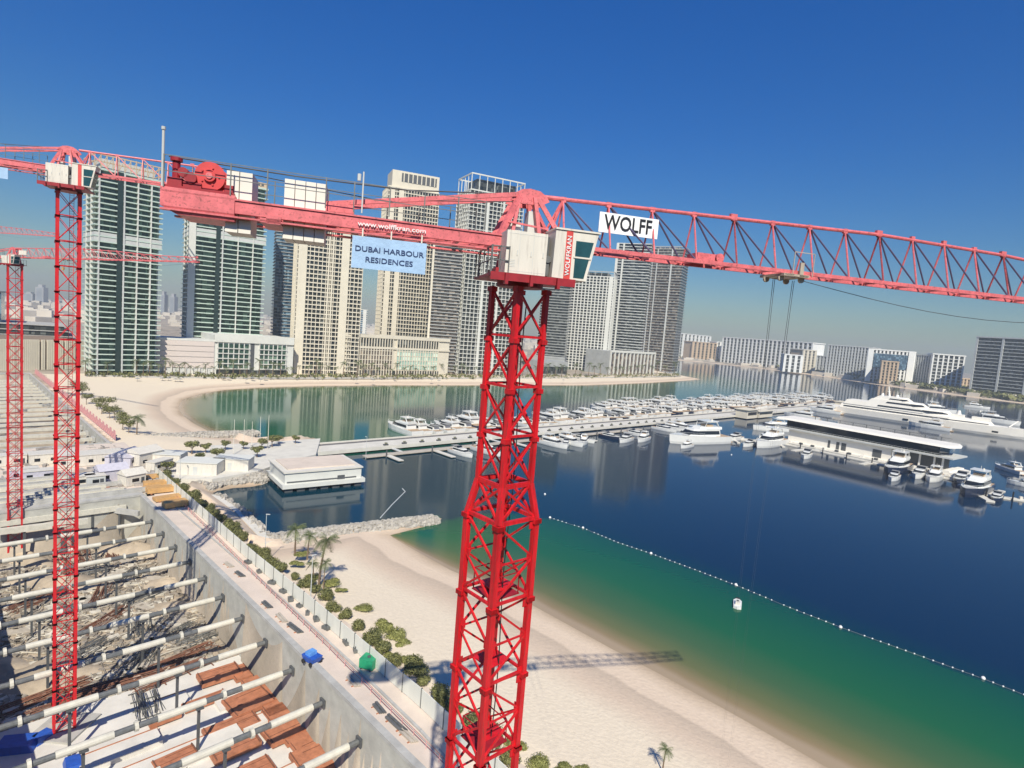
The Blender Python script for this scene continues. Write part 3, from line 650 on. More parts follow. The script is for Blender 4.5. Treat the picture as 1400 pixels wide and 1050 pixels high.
    # counter-jib: two box beams, walkway, underside plates
    zc = lambda x: 1.80 + (-x)*.008
    c1 = MB()
    for y in (-.85, .85):
        c1.beam((-cj, y, zc(-cj)-.36), (-.9, y, zc(-.9)-.34), .20, .46)
        for dz in (-.02, -.62): c1.beam((-cj, y, zc(-cj)+dz-.10), (-.9, y, zc(-.9)+dz-.10), .30, .06)
    for k in range(9):
        x = -1.5-k*1.35; c1.beam((x, -.8, zc(x)-.5), (x, .8, zc(x)-.5), .12)
        c1.beam((x, -.8, zc(x)-.5), (x-1.3, .8, zc(x)-.5), .07)
    put(c1, 'counter_jib', m)
    wb_ = MB().add([(-cj, y, z_) for y in (-1.0, 1.0) for z_ in (zc(-cj)+.02, zc(-cj)-.62)]+[(-cj+2.35, y, z_) for y in (-1.0, 1.0) for z_ in (zc(-cj+2.3)+.02, zc(-cj+2.3)-.62)]+[(-cj+.5, -.9, zc(-cj)-.86), (-cj+.5, .9, zc(-cj)-.86), (-cj+2.35, -.9, zc(-cj)-.9), (-cj+2.35, .9, zc(-cj)-.9)],
                   [(0, 2, 6, 4), (0, 4, 5, 1), (2, 3, 7, 6), (0, 1, 3, 2), (4, 6, 7, 5), (1, 8, 9, 3), (8, 10, 11, 9), (1, 5, 10, 8), (3, 9, 11, 7), (5, 7, 11, 10)])
    fixn(put(wb_, 'winch_platform', m))
    put(MB().bx(-cj+.02, -cj+2.3, -.95, .95, zc(-cj)+.02, zc(-cj)+.10), 'winch_deck', M['dred'])
    # hoist winch
    wz = zc(-cj)+.1
    wn_ = MB().tube((-cj+1.45, -.62, wz+.52), (-cj+1.45, -.55, wz+.52), .50, 24).tube((-cj+1.45, .35, wz+.52), (-cj+1.45, .42, wz+.52), .50, 24).tube((-cj+1.45, -.55, wz+.52), (-cj+1.45, .35, wz+.52), .33, 20)
    wn_.tube((-cj+1.45, -.72, wz+.52), (-cj+1.45, -.62, wz+.52), .20, 16).bx(-cj+1.0, -cj+1.9, -.5, .3, wz-.02, wz+.12)
    for k in range(5):
        a_ = k*math.pi*.4; wn_.tube((-cj+1.45+.3*math.cos(a_), -.66, wz+.52+.3*math.sin(a_)), (-cj+1.45+.3*math.cos(a_), -.6, wz+.52+.3*math.sin(a_)), .035, 6)
    wi = put(wn_, 'winch', M['wred'])
    o = put(MB().tube((-cj+1.45, -.76, wz+.52), (-cj+1.45, -.71, wz+.52), .11, 12), 'hub', m); o.parent = wi
    d2_ = MB().tube((-cj+.85, -.75, wz+.36), (-cj+.85, .2, wz+.36), .20, 14).bx(-cj+.6, -cj+1.2, -.7, .4, wz, wz+.22).tube((-cj+.35, -.5, wz+.1), (-cj+.35, -.5, wz+.95), .13, 12).tube((-cj+.35, -.5, wz+.9), (-cj+.35, -.5, wz+1.02), .2, 12)
    d2_.bx(-cj+.15, -cj+.6, -.8, .6, wz, wz+.3); d2_.tube((-cj+.62, -.75, wz+.52), (-cj+.62, -.3, wz+.52), .17, 12); d2_.bx(-cj+1.95, -cj+2.25, -.7, .5, wz, wz+.28)
    o = put(d2_, 'winch_motor', M['dred']); o.parent = wi
    # concrete counterweights hanging through the beams
    cwt = mat('counterweight_concrete', (.74, .70, .62), .8, var=.08, scale=.8)
    for x in (-11.30, -10.86, -9.36, -8.99, -8.62, -8.25):
        if -x < cj: put(MB().bx(x, x+(.41 if x < -10 else .345), -.66, .66, zc(x)-1.22, zc(x)+.92), 'counterweight', cwt)
    put(MB().bx(-9.9, -9.4, -1.0, -.9, zc(-9.9)-.8, zc(-9.9)-.5).bx(-11.0+.9, -9.4, -1.0, 1.0, zc(-9.9)-.78, zc(-9.9)-.62), 'counterweight_seat', m)
    # handrails, antenna, rope guides
    hr = MB()
    xs = [-cj+.1, -cj+2.2, -9.9, -7.9, -6.9, -5.6, -4.3, -3.0, -1.9]
    for y in (-1.0, 1.0):
        for x in xs: hr.beam((x, y, zc(x)), (x, y, zc(x)+1.1), .04)
        for dz in (.55, 1.08): hr.beam((xs[0], y, zc(xs[0])+dz), (xs[-1], y, zc(xs[-1])+dz), .025)
    put(hr, 'handrail', M['steel'])
    put(MB().tube((-cj+.05, -.95, zc(-cj)), (-cj+.05, -.95, zc(-cj)+1.9), .045, 8).tube((-cj+.05, -.95, zc(-cj)+1.9), (-cj+.05, -.95, zc(-cj)+2.0), .07, 8), 'antenna', M['lgrey'])
    put(MB().tube((-6.6, -1.0, zc(-6.6)), (-6.6, -1.0, zc(-6.6)+1.5), .03, 6).tube((-6.75, -1.0, zc(-6.6)+1.15), (-6.75, -1.0, zc(-6.6)+1.4), .07, 8), 'anemometer', M['lgrey'])
    rp_ = MB(); rp_.path([(-cj+.05, -.3, wz+1.08), (-9, -.3, 3.0), (-5, -.3, 3.05), (-.6, -.2, 3.5)], .028, 5); rp_.path([(-cj+1.4, 0, wz+1.0), (-6, .1, 2.6), (-.3, .1, 3.3)], .018, 4)
    put(rp_, 'winch_rope', M['dgrey'])
    # tie bars from head to counter-jib
    tb = MB()
    for y in (-.5, .5): tb.beam((-.6, y, ap+.02), (-7.9, y, zc(-7.9)+.25), .10, .17); tb.beam((-7.9, y, zc(-7.9)+.25), (-8.15, y, zc(-8.1)), .1, .16); tb.bx(-8.15, -6.9, y-.12, y+.12, zc(-7.5)-.02, zc(-7.5)+.30)
    put(tb, 'tie_bar', m)
    # jib: triangular lattice, one top chord and two lower chords
    z1 = lambda x: 1.62+(x-1.5)*(.006*lift/.04+zs); zt = lambda x: max(3.62+(x-1.5)*(lift*.75+zs)-(max(0, x-22)*.075), z1(x)+.9); hw_ = .62
    def seg(x0, x1, n, dg_):
        b = MB(); xs = [x0+(x1-x0)*i/n for i in range(n+1)]
        b.tube((x0, 0, zt(x0)), (x1, 0, zt(x1)), .085, 8)
        for y in (-hw_, hw_): b.beam((x0, y, z1(x0)), (x1, y, z1(x1)), .15, .17)
        for i, x in enumerate(xs):
            b.beam((x, -hw_, z1(x)), (x, hw_, z1(x)), .07)
            for y in (-hw_, hw_):
                b.tube((x, 0, zt(x)), (x, y, z1(x)), .042, 6)
                if i < n: dg_.tube((x, 0, zt(x)), (xs[i+1], y, z1(xs[i+1])), .042, 6)
            if i < n: b.beam((x, -hw_, z1(x)), (xs[i+1], hw_, z1(xs[i+1])), .05)
            b.box((x, 0, zt(x)-.02), (.22, .14, .22))
        b.box((x1-.05, 0, zt(x1)+.06), (.34, .16, .26))
        return b
    put(MB().tube((.75, 0, ap+.18), (1.6, 0, zt(1.6)), .10, 8).beam((1.6, 0, zt(1.6)), (.9, -.5, 1.9), .08).beam((1.6, 0, zt(1.6)), (.9, .5, 1.9), .08).beam((.4, -hw_, z1(1)), (1.6, -hw_, z1(1.6)), .16).beam((.4, hw_, z1(1)), (1.6, hw_, z1(1.6)), .16), 'jib_root', m)
    x = 1.6; step = 2.09
    k = 0
    while x < jib_len-1:
        n = 4; x1 = min(x+n*step, jib_len); n = max(1, round((x1-x)/step)); dg_ = MB(); js = put(seg(x, x1, n, dg_), 'jib_section', m); o = put(dg_, 'diagonals', M['slate'] if detail else m); o.parent = js; x = x1; k += 1
    # hoist rope guide, walkway grille under the WOLFF board, jib motor
    put(MB().bx(8.0, 8.9, -.45, .45, z1(8)+.1, z1(8)+.42).tube((9.2, -.4, z1(8)+.3), (9.2, .4, z1(8)+.3), .2, 12), 'trolley_winch', m)
    # trolley
    tx = 13.0; zz = z1(tx)
    tr = MB().bx(tx-.65, tx-.1, -.85, .85, zz-.22, zz-.10).bx(tx+.2, tx+.75, -.85, .85, zz-.22, zz-.10)
    for xx in (tx-.55, tx+.6):
        for y in (-.5, .5): tr.tube((xx, y-.05, zz-.30), (xx, y+.05, zz-.30), .15, 12)
    tr.beam((tx-.6, -.8, zz-.16), (tx+.7, -.8, zz-.16), .1); tr.beam((tx-.6, .8, zz-.16), (tx+.7, .8, zz-.16), .1); tr.bx(tx+.2, tx+.4, -.85, -.75, zz-.2, zz+.45)
    for y in (-.85,): tr.beam((tx-.2, y, zz-.15), (tx-.2, y, zz+.9), .03); tr.beam((tx+.9, y, zz-.15), (tx+.9, y, zz+.9), .03); tr.beam((tx-.2, y, zz+.9), (tx+.9, y, zz+.9), .03)
    put(tr, 'trolley', mat('trolley_grey', (.45, .38, .30), .6))
    hook_z = -32 if detail else .2
    hr_ = MB()
    for sx, ex in ((-.5, -.14), (.6, .14)):
        for y in (-.06, .06):
            a0, a1 = Vector((tx+sx, y, zz-.3)), Vector((tx+ex, y, hook_z)); f = min(1, 5.0/(zz-.3-hook_z)); mid_ = a0.lerp(a1, f)
            hr_.tube(a0, mid_, .014, 5, .010); hr_.tube(mid_, a1, .004, 4, .001)
    put(hr_, 'hoist_rope', M['dgrey'])
    put(MB().bx(tx-.22, tx+.22, -.14, .14, hook_z-.55, hook_z).tube((tx, 0, hook_z-.55), (tx, 0, hook_z-.8), .05, 8).path([(tx, 0, hook_z-.8), (tx+.12, 0, hook_z-.95), (tx+.05, 0, hook_z-1.12), (tx-.1, 0, hook_z-1.08)], .04, 6), 'hook_block', M['orange'])
    # loose rope sagging under the outer jib
    pts = []
    for i in range(13):
        f = i/12; xx = tx+1+(jib_len-tx-2)*f; pts.append((xx, 0, z1(xx)-.25-1.0*math.sin(math.pi*f)))
    put(MB().path(pts, .016, 4), 'slack_rope', M['dgrey'])
    return put

MR = M['red']; MP = M['pink']
JA = math.atan2(.266, .964)
main = thing('tower_crane', 'large red tower crane in the foreground with white cab and long jib', 'tower crane', (0, 25, 3))
crane_mast(main, [(45.4, 53.75, 1.62, 2.09, False, .10, .045), (5.0, 43.9, 2.12, 3.55, True, .125, .05)], MR, R(42), 3)
tp = MB(); a_, b2 = 1.06, .81
for sx, sy in ((-1, -1), (1, -1), (1, 1), (-1, 1)):
    tp.beam((sx*a_, sy*a_, 0), (sx*b2, sy*b2, 1.5), .23)
C4 = [(-1, -1), (1, -1), (1, 1), (-1, 1)]
for i in range(4):
    p_, q_ = C4[i], C4[(i+1) % 4]
    tp.beam((p_[0]*a_, p_[1]*a_, 0.02), (q_[0]*a_, q_[1]*a_, .02), .16); tp.beam((p_[0]*b2, p_[1]*b2, 1.48), (q_[0]*b2, q_[1]*b2, 1.48), .14)
    tp.beam((p_[0]*a_, p_[1]*a_, 0), (q_[0]*b2, q_[1]*b2, 1.5), .1); tp.beam((q_[0]*a_, q_[1]*a_, 0), (p_[0]*b2, p_[1]*b2, 1.5), .1)
o = tp.obj('mast_adapter', MR, main, (0, 0, 40.9)); o.rotation_euler = (0, 0, R(42))
MB().box((0, 0, .4), (5, 5, .8)).bx(-1.3, 1.3, -1.3, 1.3, .8, 2).obj('foundation', M['conc'], main)
MB().path([(.35+.06*math.sin(k*1.3), .1+.05*math.cos(k*1.7), 2+k*2.0) for k in range(25)], .028, 5).obj('power_cable', M['black'], main)
rp4 = MB().bx(-.75, .75, -.75, .75, 0, .05)
for q in (-.7, .7): rp4.beam((q, -.7, 1.0), (q, .7, 1.0), .04); rp4.beam((-.7, q, 1.0), (.7, q, 1.0), .04); rp4.beam((q, q, 0), (q, q, 1.0), .04); rp4.beam((q, -q, 0), (q, -q, 1.0), .04)
r0_ = rp4.obj('rest_platform', M['dred'], main, (0, 0, 9.1)); r0_.rotation_euler = (0, 0, R(42))
for zz_ in (16.2, 23.3, 30.4, 37.4): o = part_copy(r0_, main, (0, 0, zz_))
put = crane_top(main, JA, 51.0, MP, MR, jib_len=39.5)
# main crane only: sign board on the jib, banner and lettering on the counter-jib
XR = lambda x, y, z_: Matrix.Translation((0, 0, 51.0)) @ Matrix.Rotation(JA, 4, 'Z') @ Matrix.Translation((x, y, z_)) @ Matrix.Rotation(R(90), 4, 'X')
bd = put(MB().bx(3.20, 6.0, -.30, -.26, 2.44, 3.28), 'sign_board', mat('sign_white', (.86, .86, .86), .5, var=.03))
bd.rotation_euler = (0, 0, 0)
text('lettering', 'WOLFF', .86, M['letter'], bd, XR(4.56, -.32, 2.86), sx=.80)
bn = put(MB().bx(-6.88, -4.12, -1.06, -1.03, -.18, 1.0), 'banner', M['banner'])
text('lettering', 'DUBAI HARBOUR', .275, M['navy'], bn, XR(-5.5, -1.075, .54), sx=1.18)
text('lettering', 'RESIDENCES', .275, M['navy'], bn, XR(-5.5, -1.075, .16), sx=1.18)
st = MB()
for x in (-6.55, -5.5, -4.35): st.bx(x, x+.05, -1.07, -1.02, .98, 1.3)
put(st, 'banner_strap', M['white'])
text('lettering', 'www.wolffkran.com', .25, M['wlet'], main, XR(-5.45, -1.03, 1.46), sx=1.25)

c2 = thing('tower_crane', 'red tower crane in the pit on the left, its whole mast in view', 'tower crane', (-57.8, 75.5, -8), 0)
crane_mast(c2, [(-7.2, 64.8, 2.25, 3.1, False, .18, .045)], MR, R(39), -8)
MB().box((0, 0, .4), (6, 6, .8)).obj('foundation', M['conc'], c2)
put2 = crane_top(c2, R(22), 73.1, MP, MR, detail=False, jib_len=12.5, lift=.03, cj=13.0, S=1.38)
c3 = thing('tower_crane', 'red tower crane at the left edge with level jib behind the next mast', 'tower crane', (-108.3, 126.5, -8), 0)
crane_mast(c3, [(-7.2, 57.2, 2.3, 2.9, False, .17, .05)], MR, R(43), -8)
MB().box((0, 0, .4), (6, 6, .8)).obj('foundation', M['conc'], c3)
put3 = crane_top(c3, R(-13), 65.2, MP, MR, detail=False, zs=.03, jib_len=46, lift=.005, cj=13.0, S=1.0)
put2(MB().bx(-6.6, -4.1, -1.06, -1.03, .0, .95), 'banner', M['banner'])
b3 = put3(MB().bx(2.0, 4.1, -.70, -.66, 2.2, 3.1), 'sign_board', M['white'])
c4 = thing('tower_crane', 'small hazy crane with level jib at the left edge behind the others', 'tower crane', (-205, 215, 3), 0)
crane_mast(c4, [(0, 66, 2.0, 4, False, .15, .06)], M['lgrey'], R(5), 0)
crane_top(c4, R(-8), 67.0, MP, MR, detail=False, jib_len=42, lift=.02, cj=11.0)

# ------------------------------------------------------------------ excavation
def rbox(b, c, d, z): # box in pit coordinates: c=(u,v,z), d=(du,dv,dz), rotation z around
    p = pit(c[0], c[1], c[2]); b.box(p, d, PANG+z); return b
def strip(pts, wd, z0, z1):
    b = MB()
    for a, c in zip(pts, pts[1:]):
        a, c = Vector(a), Vector(c); d = (c-a).normalized()*wd/2; n = Vector((-d.y, d.x))
        b.prism([(a.x-n.x-d.x*.1, a.y-n.y-d.y*.1), (c.x-n.x+d.x*.1, c.y-n.y+d.y*.1), (c.x+n.x+d.x*.1, c.y+n.y+d.y*.1), (a.x+n.x-d.x*.1, a.y+n.y-d.y*.1)], z0, z1)
    return b
for i, (u0, u1, v0, v1, pz) in enumerate(PITS):
    um, vm = (u0+u1)/2, (v0+v1)/2
    tag(rbox(MB(), (um, vm, pz+.05), (u1-u0+6, v1-v0+4, .5), 0).obj('pit_floor', M['earth']), kind='structure')
    T = thing('retaining_wall', ['grey sprayed concrete retaining wall around the near pit', 'grey retaining wall around the far pit beyond the site cabins'][i], 'retaining wall')
    for (c_, d_) in (((um, v1+.4, -2.7), (u1-u0+4, .8, 11.5)), ((um, v0-.6, -2.7), (u1-u0+4, 1.2, 11.5)), ((u1+1.2, vm, -2.7), (2.4, v1-v0+3, 11.48)), ((u0-1.2, vm, -2.7), (2.4, v1-v0+3, 11.48))):
        rbox(MB(), c_, d_, 0).obj('wall_face', M['shot'], T)
    rbox(MB(), (um, v1+.35, 3.2), (u1-u0+6, .9, .5), 0).obj('capping_beam', M['conc'], T)
    rbox(MB(), (u1+1.2, vm-.9, 3.2), (2.6, v1-v0+1.6, .5), 0).obj('capping_beam', M['conc'], T)
# struts of the near pit
def strut_proto(Ls, label):
    T = thing('pit_strut', label, 'strut', (0, 0, 0), 0, 'steel struts spanning the near pit')
    x = .3
    MB().box((.15, 0, 0), (.3, 1.1, 1.1)).obj('end_plate', M['dgrey'], T)
    k = 0; wht = gry = jn = None
    x = 1.2 if True else 0
    MB().tube((.3, 0, 0), (1.6, 0, 0), .38, 10).obj('grey_pipe', M['steel'], T)
    x = 1.6
    while x < Ls:
        if wht is None: wht = MB().tube((0, 0, 0), (5.6, 0, 0), .47, 12).obj('white_sleeve', M['strut'], T, (x, 0, 0), smooth=False)
        else: part_copy(wht, T, (x, 0, 0))
        x += 5.6
        if x >= Ls: break
        if gry is None:
            gry = MB().tube((0, 0, 0), (4.6, 0, 0), .38, 10).obj('grey_pipe', M['steel'], T, (x, 0, 0))
            jn = MB().tube((-.2, 0, 0), (.2, 0, 0), .62, 10).box((0, 0, .4), (.35, .4, .5)).obj('joint', M['strut'], T, (x+2.3, 0, 0))
        else: part_copy(gry, T, (x, 0, 0)); part_copy(jn, T, (x+2.3, 0, 0))
        x += 4.6
    kp = MB().bx(-.16, .16, -.16, .16, -8.1, -.3).bx(-.5, .5, -.5, .5, -8.1, -7.7).box((0, 0, -.45), (.9, 1.3, .2)).obj('king_post', M['dgrey'], T, (12.6, 0, 0)); part_copy(kp, T, (25, 0, 0))
    return T
SP = strut_proto(35, 'white and grey pipe strut of the near pit, nearest to the camera')
rzS = math.atan2(-PV.y, -PV.x)
us = [12.5+9.45*i for i in range(-2, 11)]
first = True
for i, u in enumerate(us):
    loc = pit(u, -2.1, -.1); lb = 'white and grey pipe strut of the near pit, %s counted from the near end' % nth(i)
    if i == 0: SP.location = loc; SP.rotation_euler = (0, 0, rzS); SP['label'] = lb
    else: dup(SP, loc, rzS+R(random.uniform(-.5, .5)), lb)
    wb_ = None
# struts of the far pit
T0 = thing('concrete_strut', 'x', 'strut', (0, 0, 0), 0, 'pale struts across the far pit')
MB().bx(0, 66, -.9, .9, -.5, .5).obj('beam', M['strut'], T0); MB().bx(0, .8, -1.6, 1.6, -.8, .8).obj('end_block', M['conc'], T0)
for i in range(17):
    u = 194+11.9*i; lb = 'pale strut across the far pit, %s counted from the site cabins' % nth(i); loc = pit(u, 3.1, .6)
    if i == 0: T0.location = loc; T0.rotation_euler = (0, 0, rzS); T0['label'] = lb
    else: dup(T0, loc, rzS, lb)

# floor slabs, formwork, rebar
sl = MB()
tag(rbox(MB(), (10, -17.5, -7.75), (84, 37.5, .5), 0).obj('blinding_slab', M['wconc']), 'pale concrete blinding slab on the near pit floor', 'slab')
k = 0
for (u, v, du, dv, hz_) in ((48, -25.6, 0, 0, 0),): pass
slabpos = [(40, -6, 7, 3, .5), (32, -16, 14, 3.4, .9), (20, -10, 12, 3.4, .8), (38, -22, 9, 3, .7), (12, -18, 12, 4, 1.1), (26, -27, 12, 3, .9), (4, -8, 10, 4, .9), (44, -14, 4, 5, .4), (6, -26, 10, 4, .8), (16, -30, 8, 4, .6), (-6, -14, 8, 5, .8), (33, -4.5, 8, 2, .6)]
LOCW = ['near the right wall', 'in the middle of the pit', 'towards the left shade']
for i, (u, v, dv_, du_, h_) in enumerate(slabpos):
    T = thing('pour_block', 'raised pale concrete pour %s, %s from the near end' % (LOCW[0 if v > -10 else 1 if v > -22 else 2], nth(i)), 'concrete block', pit(u, v, -7.5), PANG+R(90))
    MB().bx(-dv_/2, dv_/2, -du_/2, du_/2, 0, h_).obj('block', M['wconc'], T)
    MB().bx(-dv_/2-.1, dv_/2+.1, -du_/2-.12, -du_/2, 0, h_+.1).obj('edge_form', M['timber'], T)
forms = [(38, -3.2, 11, 3.2), (30, -3.4, 9, 3.6), (21.5, -3.2, 8, 3.4), (13, -4.2, 9, 4), (24, -11, 3, 6), (34, -9.5, 3.2, 7), (15, -13, 3, 8), (6, -3.8, 8, 3.2), (42, -10.5, 2, 6), (20, -23, 3, 3), (27, -31, 2.5, 3.6), (46, -4, 4, 2.6), (8, -13, 6, 3), (-1, -5, 7, 5)]
fp = thing('formwork_stack', 'x', 'formwork', (0, 0, 0), 0, 'red-brown formwork panels on the pit floor')
MB().bx(-.5, .5, -.5, .5, 0, .5).obj('panel', M['timber'], fp)
b = MB()
b.bx(-.5, .5, -.47, -.45, .5, .66); b.bx(-.5, .5, .45, .47, .5, .6); b.bx(-.1, -.09, -.44, .44, .5, .55); b.bx(.3, .31, -.44, .2, .5, .55)
b.obj('joist', M['rust'], fp)
for i, (u, v, du, dv) in enumerate(forms):
    lb = 'red-brown formwork panels on the pit floor, %s by distance from the near end' % nth(i)
    loc = pit(u, v, -7.3); sc3 = (du, dv, 1.0)
    if i == 0: fp.location = loc; fp.rotation_euler = (0, 0, PANG); fp.scale = sc3; fp['label'] = lb
    else: dup(fp, loc, PANG, lb, scale=sc3)
for i, (px, py, du, dv) in enumerate(((300, 925, 3.5, 6), (340, 962, 5, 6), (392, 1000, 4, 6), (322, 1026, 2.5, 6), (430, 1040, 5, 5), (240, 1042, 2.5, 5), (225, 985, 1.5, 4))):
    dup(fp, at(px, py, -7.2), PANG+R(random.uniform(-4, 4)), 'red-brown formwork deck in the middle of the white slab, %s of its group' % nth(i), scale=(du, dv, 1.3))
def rebar(seed, Lr, n, wd):
    rr = random.Random(seed); b = MB()
    for k in range(n):
        y = rr.uniform(-wd, wd); z0 = rr.uniform(.1, .7); x0 = rr.uniform(-Lr/2, -Lr/2+1); dy = rr.uniform(-.8, .8)
        b.path([(x0, y, z0), (0, y+dy*.3, z0+rr.uniform(-.1, .2)), (Lr/2+rr.uniform(-1, 1), y+dy, z0+rr.uniform(-.1, .1))], .06, 4)
    for k in range(4): b.beam((-Lr/2+k*Lr/3, -wd-.3, .06), (-Lr/2+k*Lr/3, wd+.3, .06), .14)
    return b
rt = [thing('rebar_bundle', 'x', 'rebar', (0, 0, -300), 0, 'bundles of rusty reinforcing bars') for _ in range(2)]
rebar(1, 11, 26, 1.3).obj('bars', M['rust'], rt[0]); rebar(2, 7, 18, 1.6).obj('bars', M['steel'], rt[1])
spots = [(52, -12, 0, 8), (55, -18, 0, -5), (57, -9, 0, 15), (54, -24, 0, 3), (61, -14, 1, 60), (66, -7, 1, 30), (72, -12, 1, 80), (62, -5, 1, 10), (78, -16, 0, 40), (84, -9, 1, 20), (90, -15, 0, 70), (97, -8, 1, 50), (103, -14, 1, 0), (69, -20, 1, 35), (58, -27, 0, 10), (112, -9, 0, 85), (109, -18, 0, 95), (86, -22, 1, 10), (47, -17, 1, 85), (28, -20, 1, 45), (115, -14, 0, 88), (94, -24, 0, 30)]
used = [False, False]
for i, (u, v, k, a_) in enumerate(spots):
    lb = '%s of reinforcing bars on the pit floor, %s from the near end' % (['rusty bundle', 'grey bundle'][k], nth(i)); loc = pit(u, v, -8.0 if u > 52 else -7.45); rz = PANG+R(a_)+R(90)
    if not used[k]: rt[k].location = loc; rt[k].rotation_euler = (0, 0, rz); rt[k]['label'] = lb; used[k] = True
    else: dup(rt[k], loc, rz, lb)
# mounds and rubble
def moundm(seed, rx, ry, h):
    rr = random.Random(seed); b = MB(); n, m_ = 18, 7; V = []
    ph = [rr.uniform(0, 6) for _ in range(4)]
    for j in range(m_):
        f = j/(m_-1); 
        for i in range(n):
            a_ = i*2*math.pi/n; q = (1-f)*(1+.25*math.sin(2*a_+ph[0])+.12*math.sin(5*a_+ph[1]))
            V.append((rx*q*math.cos(a_), ry*q*math.sin(a_), h*(1-(1-f)**1.6)*(1+.1*math.sin(3*a_+ph[2]+j))))
    F_ = [(j*n+i, j*n+(i+1) % n, (j+1)*n+(i+1) % n, (j+1)*n+i) for j in range(m_-1) for i in range(n)]
    return b.add(V, F_)
for i, (u, v, rx, ry, h) in enumerate(((64, -27, 9, 5, 1.6), (76, -5, 5, 4, 1.2), (88, -3, 6, 3, 1.4), (100, -20, 9, 5, 1.8), (110, -5, 8, 4, 2.6), (117, -24, 8, 3, 2), (70, -33, 7, 4, 1.6))):
    o = moundm(i, rx, ry, h).obj('soil_heap', M['earth'], None, pit(u, v, -8.1), smooth=True); tag(o, 'low heap of sandy soil in the near pit, %s from the near end' % nth(i), 'soil heap', 'heaps of soil in the pit')
rb = MB()
rr = random.Random(5)
for k in range(4200):
    u = rr.uniform(50, 118); v = rr.uniform(-36, 1); s_ = rr.choice((.2, .3, .3, .5, .7)); p = pit(u, v, -8+s_*.3)
    if rr.random() < .3: rb.box(p, (s_*rr.uniform(3, 8), .14, .14), rr.uniform(0, 3.1))
    else: rb.box(p, (s_, s_*rr.uniform(.5, 1.6), s_*.7), rr.uniform(0, 3.1))
tag(rb.obj('rubble', mat('mixed_rubble', (.30, .26, .21), .9, var=.7, scale=.7)), 'scattered rubble, offcuts and timber on the pit floor', 'rubble', kind='stuff')
ts = thing('timber_stack', 'x', 'timber', (0, 0, -300), 0, 'stacks of timber on the pit floor')
b = MB(); r2 = random.Random(4)
for k in range(26): x_ = r2.uniform(-.4, .4); b.box((x_, -1+.16*(k % 13), .15+.17*(k//13)), (r2.uniform(3.4, 5), .12, .12), r2.uniform(-.04, .04))
b.obj('planks', M['pontoon'], ts); MB().bx(-1.4, -1.2, -1.1, 1.1, 0, .08).bx(1.2, 1.4, -1.1, 1.1, 0, .08).obj('bearer', M['timber'], ts)
FT = True
for i, (u, v, a_) in enumerate(((53, -7, 20), (58, -15, 70), (60, -31, 10), (64, -20, 100), (67, -11, 50), (71, -6, 0), (74, -24, 85), (80, -10, 30), (82, -29, 75), (88, -18, 0), (92, -5, 60), (95, -18, 20), (99, -11, 90), (104, -24, 45), (106, -8, 10), (112, -15, 80), (114, -28, 0), (76, -17, 120), (50, -30, 60))):
    lb = 'stack of grey timber on the pit floor, %s from the near end' % nth(i); loc = pit(u, v, -8.0); rz = PANG+R(a_)
    if FT: ts.location = loc; ts.rotation_euler = (0, 0, rz); ts['label'] = lb; FT = False
    else: dup(ts, loc, rz, lb)
rb = MB(); rr = random.Random(15)
for k in range(900):
    u = rr.uniform(52, 118); v = rr.uniform(-36, -3); s_ = rr.choice((.25, .4, .6)); p = pit(u, v, -8+s_*.4)
    if rr.random() < .5: rb.box(p, (s_*rr.uniform(4, 12), .16, .16), rr.uniform(0, 3.1))
    else: rb.box(p, (s_*rr.uniform(1.5, 4), s_*rr.uniform(1, 2.2), s_*.5), PANG+rr.choice((0, 1.57))+rr.uniform(-.3, .3))
tag(rb.obj('site_debris', mat('pale_offcuts', (.60, .55, .45), .85, var=.6, scale=.6)), 'pale boards, pipes and offcuts lying over the pit floor', 'site debris', kind='stuff')
# tarpaulins in the left shade
for i, (px, py, s_) in enumerate(((22, 1018, 5), (58, 1008, 2.5), (100, 1046, 3))):
    p = at(px, py, -7.2); T = thing('tarpaulin', ['large blue tarpaulin over a stack at the bottom left corner', 'small blue tarpaulin beside the large one', 'blue sheet at the bottom edge left of the mast foot'][i], 'tarpaulin', p, .3+i)
    MB().prism([(-s_/2, -s_/3), (s_/2, -s_/3), (s_/2, s_/3), (-s_/2, s_/3)], -.4, .6, [(-s_/2.6, -s_/4), (s_/2.8, -s_/3.6), (s_/2.5, s_/4), (-s_/2.7, s_/3.8)]).obj('sheet', M['bluec'], T)

# ------------------------------------------------------------------ promenade, hoarding, site strip
road = [at(*p, 3).xy for p in ((640, 1110), (592, 1030), (520, 950), (440, 872), (360, 795), (290, 728), (235, 680))]
pv_ = [tuple(pit(u, v).xy) for u, v in ((-40, -1.3), (118, -1.3), (118, 1), (150, 5), (150, 9.0), (69, 7.8), (9, 8.0), (-40, 7.5))]
tag(MB().prism(pv_, 2.5, 3.012).obj('path', M['paving']), kind='structure')
def fence_run(name, label, pts, h, step, pm, postm, cat):
    T = thing(name, label, cat, (*pts[0], 3)); o0 = Vector(pts[0]); first = None
    for a, c in zip(pts, pts[1:]):
        a, c = Vector(a), Vector(c); n = max(1, round((c-a).length/step)); d = (c-a)/n; ang = math.atan2(d.y, d.x)
        for k in range(n):
            p = a+d*k-o0
            o = MB().bx(.06, d.length-.06, -.04, .04, .1, h).obj('panel', pm, T, (p.x, p.y, 0)); o.rotation_euler = (0, 0, ang)
            o = MB().bx(-.05, .05, -.1, .12, 0, h+.12).obj('post', postm, T, (p.x, p.y, 0)); o.rotation_euler = (0, 0, ang)
    return T
hp = [at(*p, 3).xy for p in ((212, 650), (285, 716), (350, 775), (430, 842), (505, 907), (575, 968), (640, 1030), (760, 1150))]
